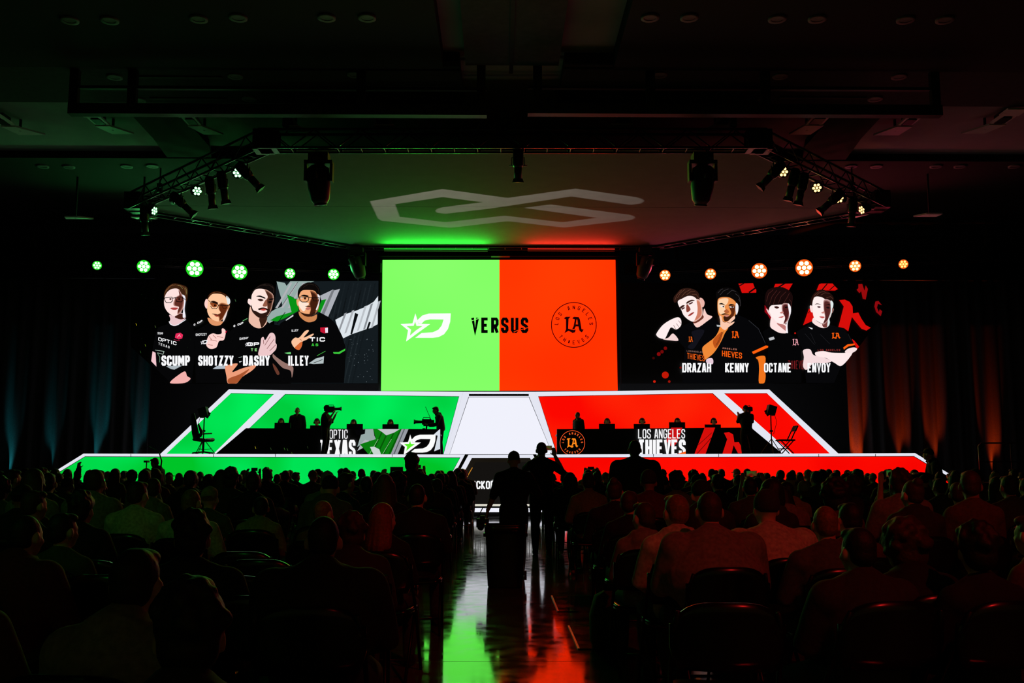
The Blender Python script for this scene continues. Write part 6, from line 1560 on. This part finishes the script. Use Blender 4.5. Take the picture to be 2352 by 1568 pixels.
# gaming chairs / stools / seated players
def stool(x, y, label):
    t = empty('desk_stool', (x, y, SZ + .018), 0, label, 'stool', 'stools of the players')
    MB().tube([(0, 0, .40), (0, 0, .41), (0, 0, .455), (0, 0, .46)], [.19, .21, .21, .19], 18).build('seat', K_chair, t); rod('column', (0, 0, .03), (0, 0, .40), .03, t)
    for k in range(5): rod('foot', (0, 0, .05), (math.cos(k * 1.257) * .26, math.sin(k * 1.257) * .26, .025), .022, t)
for side, lst in (('left', ((647, 961.5), (729, 962), (813, 964), (897.5, 964))), ('right', ((1638, 959), (1555, 961), (1474, 961), (1394, 961.5)))):
    for (x, y), w in zip(lst, words_n):
        D = DY + 1.0; K = KITS['player']; p = PY(x, y, D); s = min(1.05, max(.88, (p.z - SZ) / K.top))
        person('player', (p.x, D, SZ), math.pi, s, 'short+headset', 'dark', 'black', 'black', 0, 'seated player with headset at the %s desk, %s' % (side, w), 'players at the desks')
        stool(p.x, D, 'stool of the player at the %s desk, %s' % (side, w))
gc = empty('gaming_chair', PY(466, 1046, 31.6), 0, 'dark gaming chair seen from the side at the left stage end', 'chair')
gc.location.z = STAGE_Z - .018; gc.rotation_euler = (0, 0, -math.pi / 2 + .65)
gb = MB(); gb.tube([(0, -.22, .5), (0, -.27, .7), (0, -.32, .95), (0, -.36, 1.18), (0, -.37, 1.30)], 1, 14, flat=[(.24, .07), (.26, .06), (.22, .055), (.17, .05), (.10, .035)], up=(1, 0, 0)); gb.build('backrest', K_chair, gc)
for s_ in (-1, 1):
    MB().tube([(s_ * .25, -.2, .6), (s_ * .28, -.18, .72), (s_ * .22, -.26, .95)], [.05, .055, .03], 8, cap='round').build('side_bolster', K_chair, gc); MB().tube([(s_ * .3, -.12, .48), (s_ * .32, -.12, .66), (s_ * .32, .14, .68)], .022, 8).build('armrest', K_black, gc)
MB().tube([(0, -.26, .50), (0, .0, .47), (0, .27, .49)], 1, 14, flat=[(.26, .06), (.27, .06), (.25, .065)], up=(1, 0, 0)).build('seat', K_chair, gc); MB().tube([(0, -.345, 1.08), (0, -.29, 1.08)], [.11, .1], 12).build('head_pillow', K_fabric, gc)
rod('column', (0, 0, .08), (0, 0, .45), .035, gc)
for k in range(5):
    f = rod('foot', (0, 0, .11), (math.cos(k * 1.257 + .3) * .33, math.sin(k * 1.257 + .3) * .33, .07), .026, gc); MB().ball((math.cos(k * 1.257 + .3) * .33, math.sin(k * 1.257 + .3) * .33, .036), .034, None, 8, 6).build('caster', K_black, gc)
def light_stand(x, ytop, Y, label, flip):
    p = PY(x, ytop, Y); H = p.z - STAGE_Z
    t = empty('light_stand', (p.x, Y, STAGE_Z - .018), 0, label, 'light stand', 'light stands on the stage')
    rod('pole', (0, 0, .12), (0, 0, H - .25), .02, t)
    for k in range(3):
        a = k * 2.094 + .4; rod('leg', (0, 0, .55), (math.cos(a) * .42, math.sin(a) * .42, .015), .013, t); rod('strut', (0, 0, .2), (math.cos(a) * .26, math.sin(a) * .26, .22), .009, t)
    M = Matrix.Rotation(.3 * flip, 3, 'Y')
    MB().box((flip * .02, 0, H - .12), (.26, .3, .3), M).build('lamp_head', K_black, t); MB().box((flip * -.1, 0, H - .2), (.14, .02, .2), Matrix.Rotation(-.5 * flip, 3, 'Y')).build('barn_door', K_black, t)
    MB().tube([(flip * .12, 0, H - .25), (flip * .2, .02, H - .5), (flip * .08, .02, .7)], .008, 6).build('cable', K_black, t); MB().tube([(-.05, 0, .8), (.05, 0, .8)], .03, 8).build('clamp_knob', K_black, t)
light_stand(470, 937, 32.6, 'lamp on a stand behind the gaming chair', -1); light_stand(1769.5, 932, 32.4, 'lamp on a tripod stand at the right stage end', 1)
fc = empty('directors_chair', PY(1805, 1046, 31.4), 0, 'open folding chair in profile at the right stage end', 'chair'); fc.location.z = STAGE_Z - .018
for y_ in (-.22, .22):
    rod('leg', (-.22, y_, 0.015), (.2, y_, .46), .017, fc); rod('leg', (.22, y_, 0.015), (-.2, y_, .46), .017, fc); rod('back_post', (.1, y_, .44), (.34, y_, .92), .02, fc); rod('side_rail', (-.28, y_, .2), (.05, y_, .2), .012, fc)
MB().box((0, 0, .47), (.5, .46, .05)).build('seat', CLOTH['black'], fc); MB().box((.31, 0, .84), (.04, .46, .18), Matrix.Rotation(.46, 3, 'Y')).build('backrest', CLOTH['black'], fc)
# ------------------------------------------------------------------ guard rail on a side riser
RY = 27.0; a, b = PY(2252, 1100, RY), PY(2400, 1100, RY); z0, z1 = 1.0, PY(2300, 1017, RY).z
rp = empty('side_riser', ((a.x + b.x) / 2, RY + .8, 0), 0, 'black side riser platform at the right of the stage', 'platform')
MB().box((0, 0, z0 - .06), (b.x - a.x + .1, 1.8, .1)).build('deck', K_black, rp); MB().box((0, 0, (z0 - .11) / 2), (b.x - a.x, 1.7, z0 - .11)).build('skirt', K_fabric, rp)
gr = empty('guard_rail', (a.x, RY, z0), 0, 'steel guard rail on the side riser at the right', 'railing')
L = b.x - a.x; h = z1 - z0
MB().tube([(0, 0, 0), (0, 0, h - .08), (.08, 0, h), (L, 0, h)], .02, 8).build('frame', K_alu, gr); rod('mid_rail', (0, 0, h * .52), (L, 0, h * .52), .014, gr); rod('bottom_rail', (0, 0, .06), (L, 0, .06), .014, gr)
for x in (L * .5, L): rod('post', (x, 0, 0), (x, 0, h), .018, gr)
